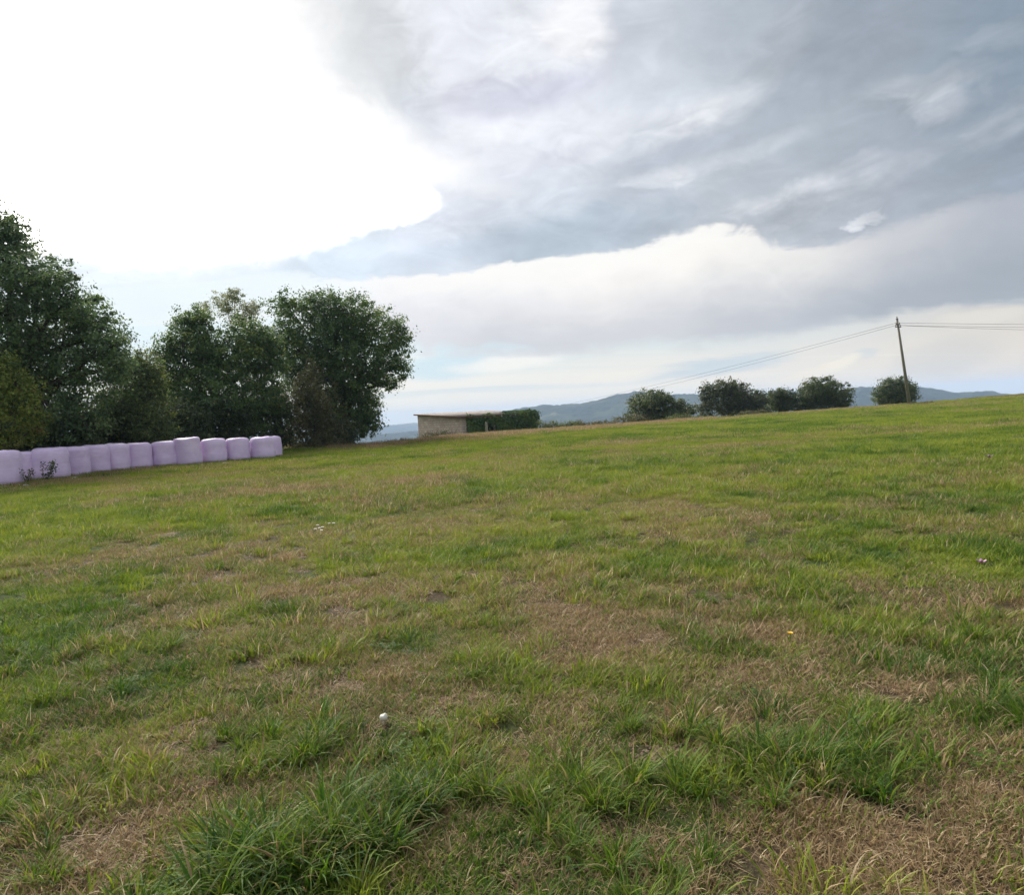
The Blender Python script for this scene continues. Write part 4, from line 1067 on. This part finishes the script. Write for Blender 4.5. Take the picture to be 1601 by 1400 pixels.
gn.interface.new_socket('Geometry', in_out='INPUT', socket_type='NodeSocketGeometry'); gn.interface.new_socket('Geometry', in_out='OUTPUT', socket_type='NodeSocketGeometry')
nn = gn.nodes; gi, go = nn.new('NodeGroupInput'), nn.new('NodeGroupOutput')
m2p = nn.new('GeometryNodeMeshToPoints'); iop = nn.new('GeometryNodeInstanceOnPoints'); ci = nn.new('GeometryNodeCollectionInfo')
ci.inputs['Collection'].default_value = src; ci.inputs['Separate Children'].default_value = True; ci.inputs['Reset Children'].default_value = True
def named(nm, ty):
    n = nn.new('GeometryNodeInputNamedAttribute'); n.data_type = ty; n.inputs['Name'].default_value = nm; return n.outputs['Attribute']
L_ = gn.links
L_.new(gi.outputs[0], m2p.inputs['Mesh']); L_.new(m2p.outputs[0], iop.inputs['Points']); L_.new(ci.outputs[0], iop.inputs['Instance'])
iop.inputs['Pick Instance'].default_value = True
L_.new(named('which', 'INT'), iop.inputs['Instance Index']); L_.new(named('size', 'FLOAT'), iop.inputs['Scale'])
e2r = nn.new('FunctionNodeEulerToRotation'); L_.new(named('turn', 'FLOAT_VECTOR'), e2r.inputs[0]); L_.new(e2r.outputs[0], iop.inputs['Rotation'])
L_.new(iop.outputs[0], go.inputs[0])
md = grass.modifiers.new('scatter', 'NODES'); md.node_group = gn
print('grass instances', N)

# ------------------------------------------------------------------ small things in the grass
def f_cap(b):
    n = noise(objpos(), 60, 4, .6); put(b.inputs['Base Color'], ramp(n, [(.3, (.66, .60, .50)), (.7, (.82, .79, .72))])); bump(b, n, .3, .001)
CAP = mat('mushroom_skin', f_cap, .6, .3)
def flat_mat(nm, c, r=.6):
    return mat(nm, lambda b: put(b.inputs['Base Color'], c), r, .3)
YEL, YEL2 = flat_mat('yellow_petal', (.85, .50, .02)), flat_mat('yellow_disc', (.75, .36, .01))
PINK, PINK2 = flat_mat('lilac_petal', (.42, .22, .34)), flat_mat('rose_petal_base', (.50, .12, .20))
WHITE, STEM = flat_mat('white_petal', (.82, .82, .80)), flat_mat('flower_stem', (.08, .14, .03))
p = G(601, 1133); p.z -= .006; rad = .021
root = empty('mushroom', p); tag(root, 'small white round mushroom alone in the short grass of the foreground', 'mushroom')
mb = MB(); mb.tube([(0, 0, -.01), (0, 0, .02), (0, 0, .034)], [.008, .007, .008], 10); mb.build('stalk', CAP, root, True)
prof = [(rad * math.sin(t), .046 - rad * .85 * math.cos(t)) for t in np.linspace(.35, math.pi, 12)]
mb = MB(); mb.tube([(0.002 * math.sin(i), 0, z) for i, (r, z) in enumerate(prof)], [max(r, .0008) for r, z in prof], 20); mb.build('cap', CAP, root, True)

def flower(name, px, py, h, petals, L, W, mp_, mc_, label, group=None, up=.5, disc=.3, base=None):
    p = G(px, py); root = empty(name, p); tag(root, label, 'flower', group)
    mb = MB(); mb.tube([(0, 0, -.01), (.004, 0, h * .5), (0, 0, h)], .0022, 6); mb.build('stem', STEM, root, True)
    for k in range(petals):
        a = 2 * math.pi * k / petals + .1 * math.sin(k * 7); ca, sa = math.cos(a), math.sin(a)
        vs = []
        for u, w_ in ((.12, .35), (.45, .9), (.8, 1.0), (1.0, .4)):
            for s in (-1, 0, 1):
                r = L * u; z = h + L * up * u ** 1.3 - .1 * L * abs(s); q = W * .5 * w_ * s; vs.append((ca * r - sa * q, sa * r + ca * q, z))
        mb = MB(); mb.add(vs, [(i * 3 + j, (i + 1) * 3 + j, (i + 1) * 3 + j + 1, i * 3 + j + 1) for i in range(3) for j in range(2)]); mb.build('petal', mp_, root, True)
    mb = MB(); mb.tube([(0, 0, h - .004), (0, 0, h + L * disc * .3), (0, 0, h + L * disc * .55)], [L * disc * .7, L * disc, L * disc * .4], 12); mb.build('centre', mc_, root, True)
flower('yellow_flower', 1236, 1003, .055, 13, .018, .010, YEL, YEL2, 'single small yellow flower low in the grass right of centre', disc=.4)
flower('lilac_flower', 1535, 893, .075, 6, .042, .026, PINK, PINK2, 'pinkish lilac flower with a rose base in the grass near the right edge', up=.7)
flower('lilac_flower', 1547, 724, .12, 6, .07, .045, PINK, PINK2, 'tiny distant lilac flower on the upper right slope of the field', up=.7)
for px, py, wh in ((494, 836, 'at the left end of'), (500, 834.5, 'in the middle of the left clump of'), (505, 833, 'at the right of the left clump of'), (497, 830, 'at the upper left of'), (515, 827, 'left of the topmost pair in'), (522, 826.5, 'at the upper right end of'), (503, 838.5, 'lowest in')):
    flower('white_flower', px, py, .085, 8, .023, .015, WHITE, YEL2, 'tiny white daisy %s the mid-field daisy cluster' % wh, 'white daisies clustered in the mid field', .25, .3)
# bare molehill-like crumbs of soil
def f_crumb(b):
    n = noise(objpos(), 30, 4, .6); put(b.inputs['Base Color'], ramp(n, [(.3, (.10, .065, .045)), (.7, (.26, .18, .13))])); bump(b, n, .5, .003)
CRUMB = mat('soil_crumbs', f_crumb, .95, .1)
def crumbs(px, py, rx, ry, n, label, seed):
    g = np.random.default_rng(seed); c = G(px, py); V = []; Fc = []
    for _ in range(n):
        x, y = c.x + g.normal() * rx * .5, c.y + g.normal() * ry * .5; z = gz(x, y) + .004; s = g.uniform(.004, .013)
        b0 = len(V); o = [(1, 0, 0), (-1, 0, 0), (0, 1, 0), (0, -1, 0), (0, 0, .7), (0, 0, -.7)]
        for q in o: V.append((x - c.x + q[0] * s * g.uniform(.6, 1.3), y - c.y + q[1] * s * g.uniform(.6, 1.3), z - c.z + .006 + q[2] * s))
        Fc += [(b0 + a, b0 + b, b0 + d) for a, b, d in ((0, 2, 4), (2, 1, 4), (1, 3, 4), (3, 0, 4), (2, 0, 5), (1, 2, 5), (3, 1, 5), (0, 3, 5))]
    o = link('soil_crumbs', mesh_np('soil_crumbs', V, Fc, 3, [CRUMB]), None, c); tag(o, label, 'soil', kind='stuff')
crumbs(1045, 1185, .13, .10, 520, 'patch of crumbly bare soil in the foreground grass', 3)
crumbs(300, 1232, .12, .07, 260, 'smaller patch of bare soil at the lower left', 4)

# ------------------------------------------------------------------ air
def haze():
    m = bpy.data.materials.new('air'); m.use_nodes = True; X.nt = m.node_tree; X.nt.nodes.clear()
    v = node('ShaderNodeVolumePrincipled'); v.inputs['Color'].default_value = (.56, .73, .98, 1); v.inputs['Anisotropy'].default_value = 0.0; v.inputs['Density'].default_value = .00019
    o = node('ShaderNodeOutputMaterial'); X.nt.links.new(v.outputs[0], o.inputs['Volume'])
    mb = MB(); mb.box((0, 0, (66 - 125) / 2), (13000, 13000, 66 + 125)); h = mb.build('haze', m)
    tag(h, kind='stuff'); h.display_type = 'WIRE'
haze()
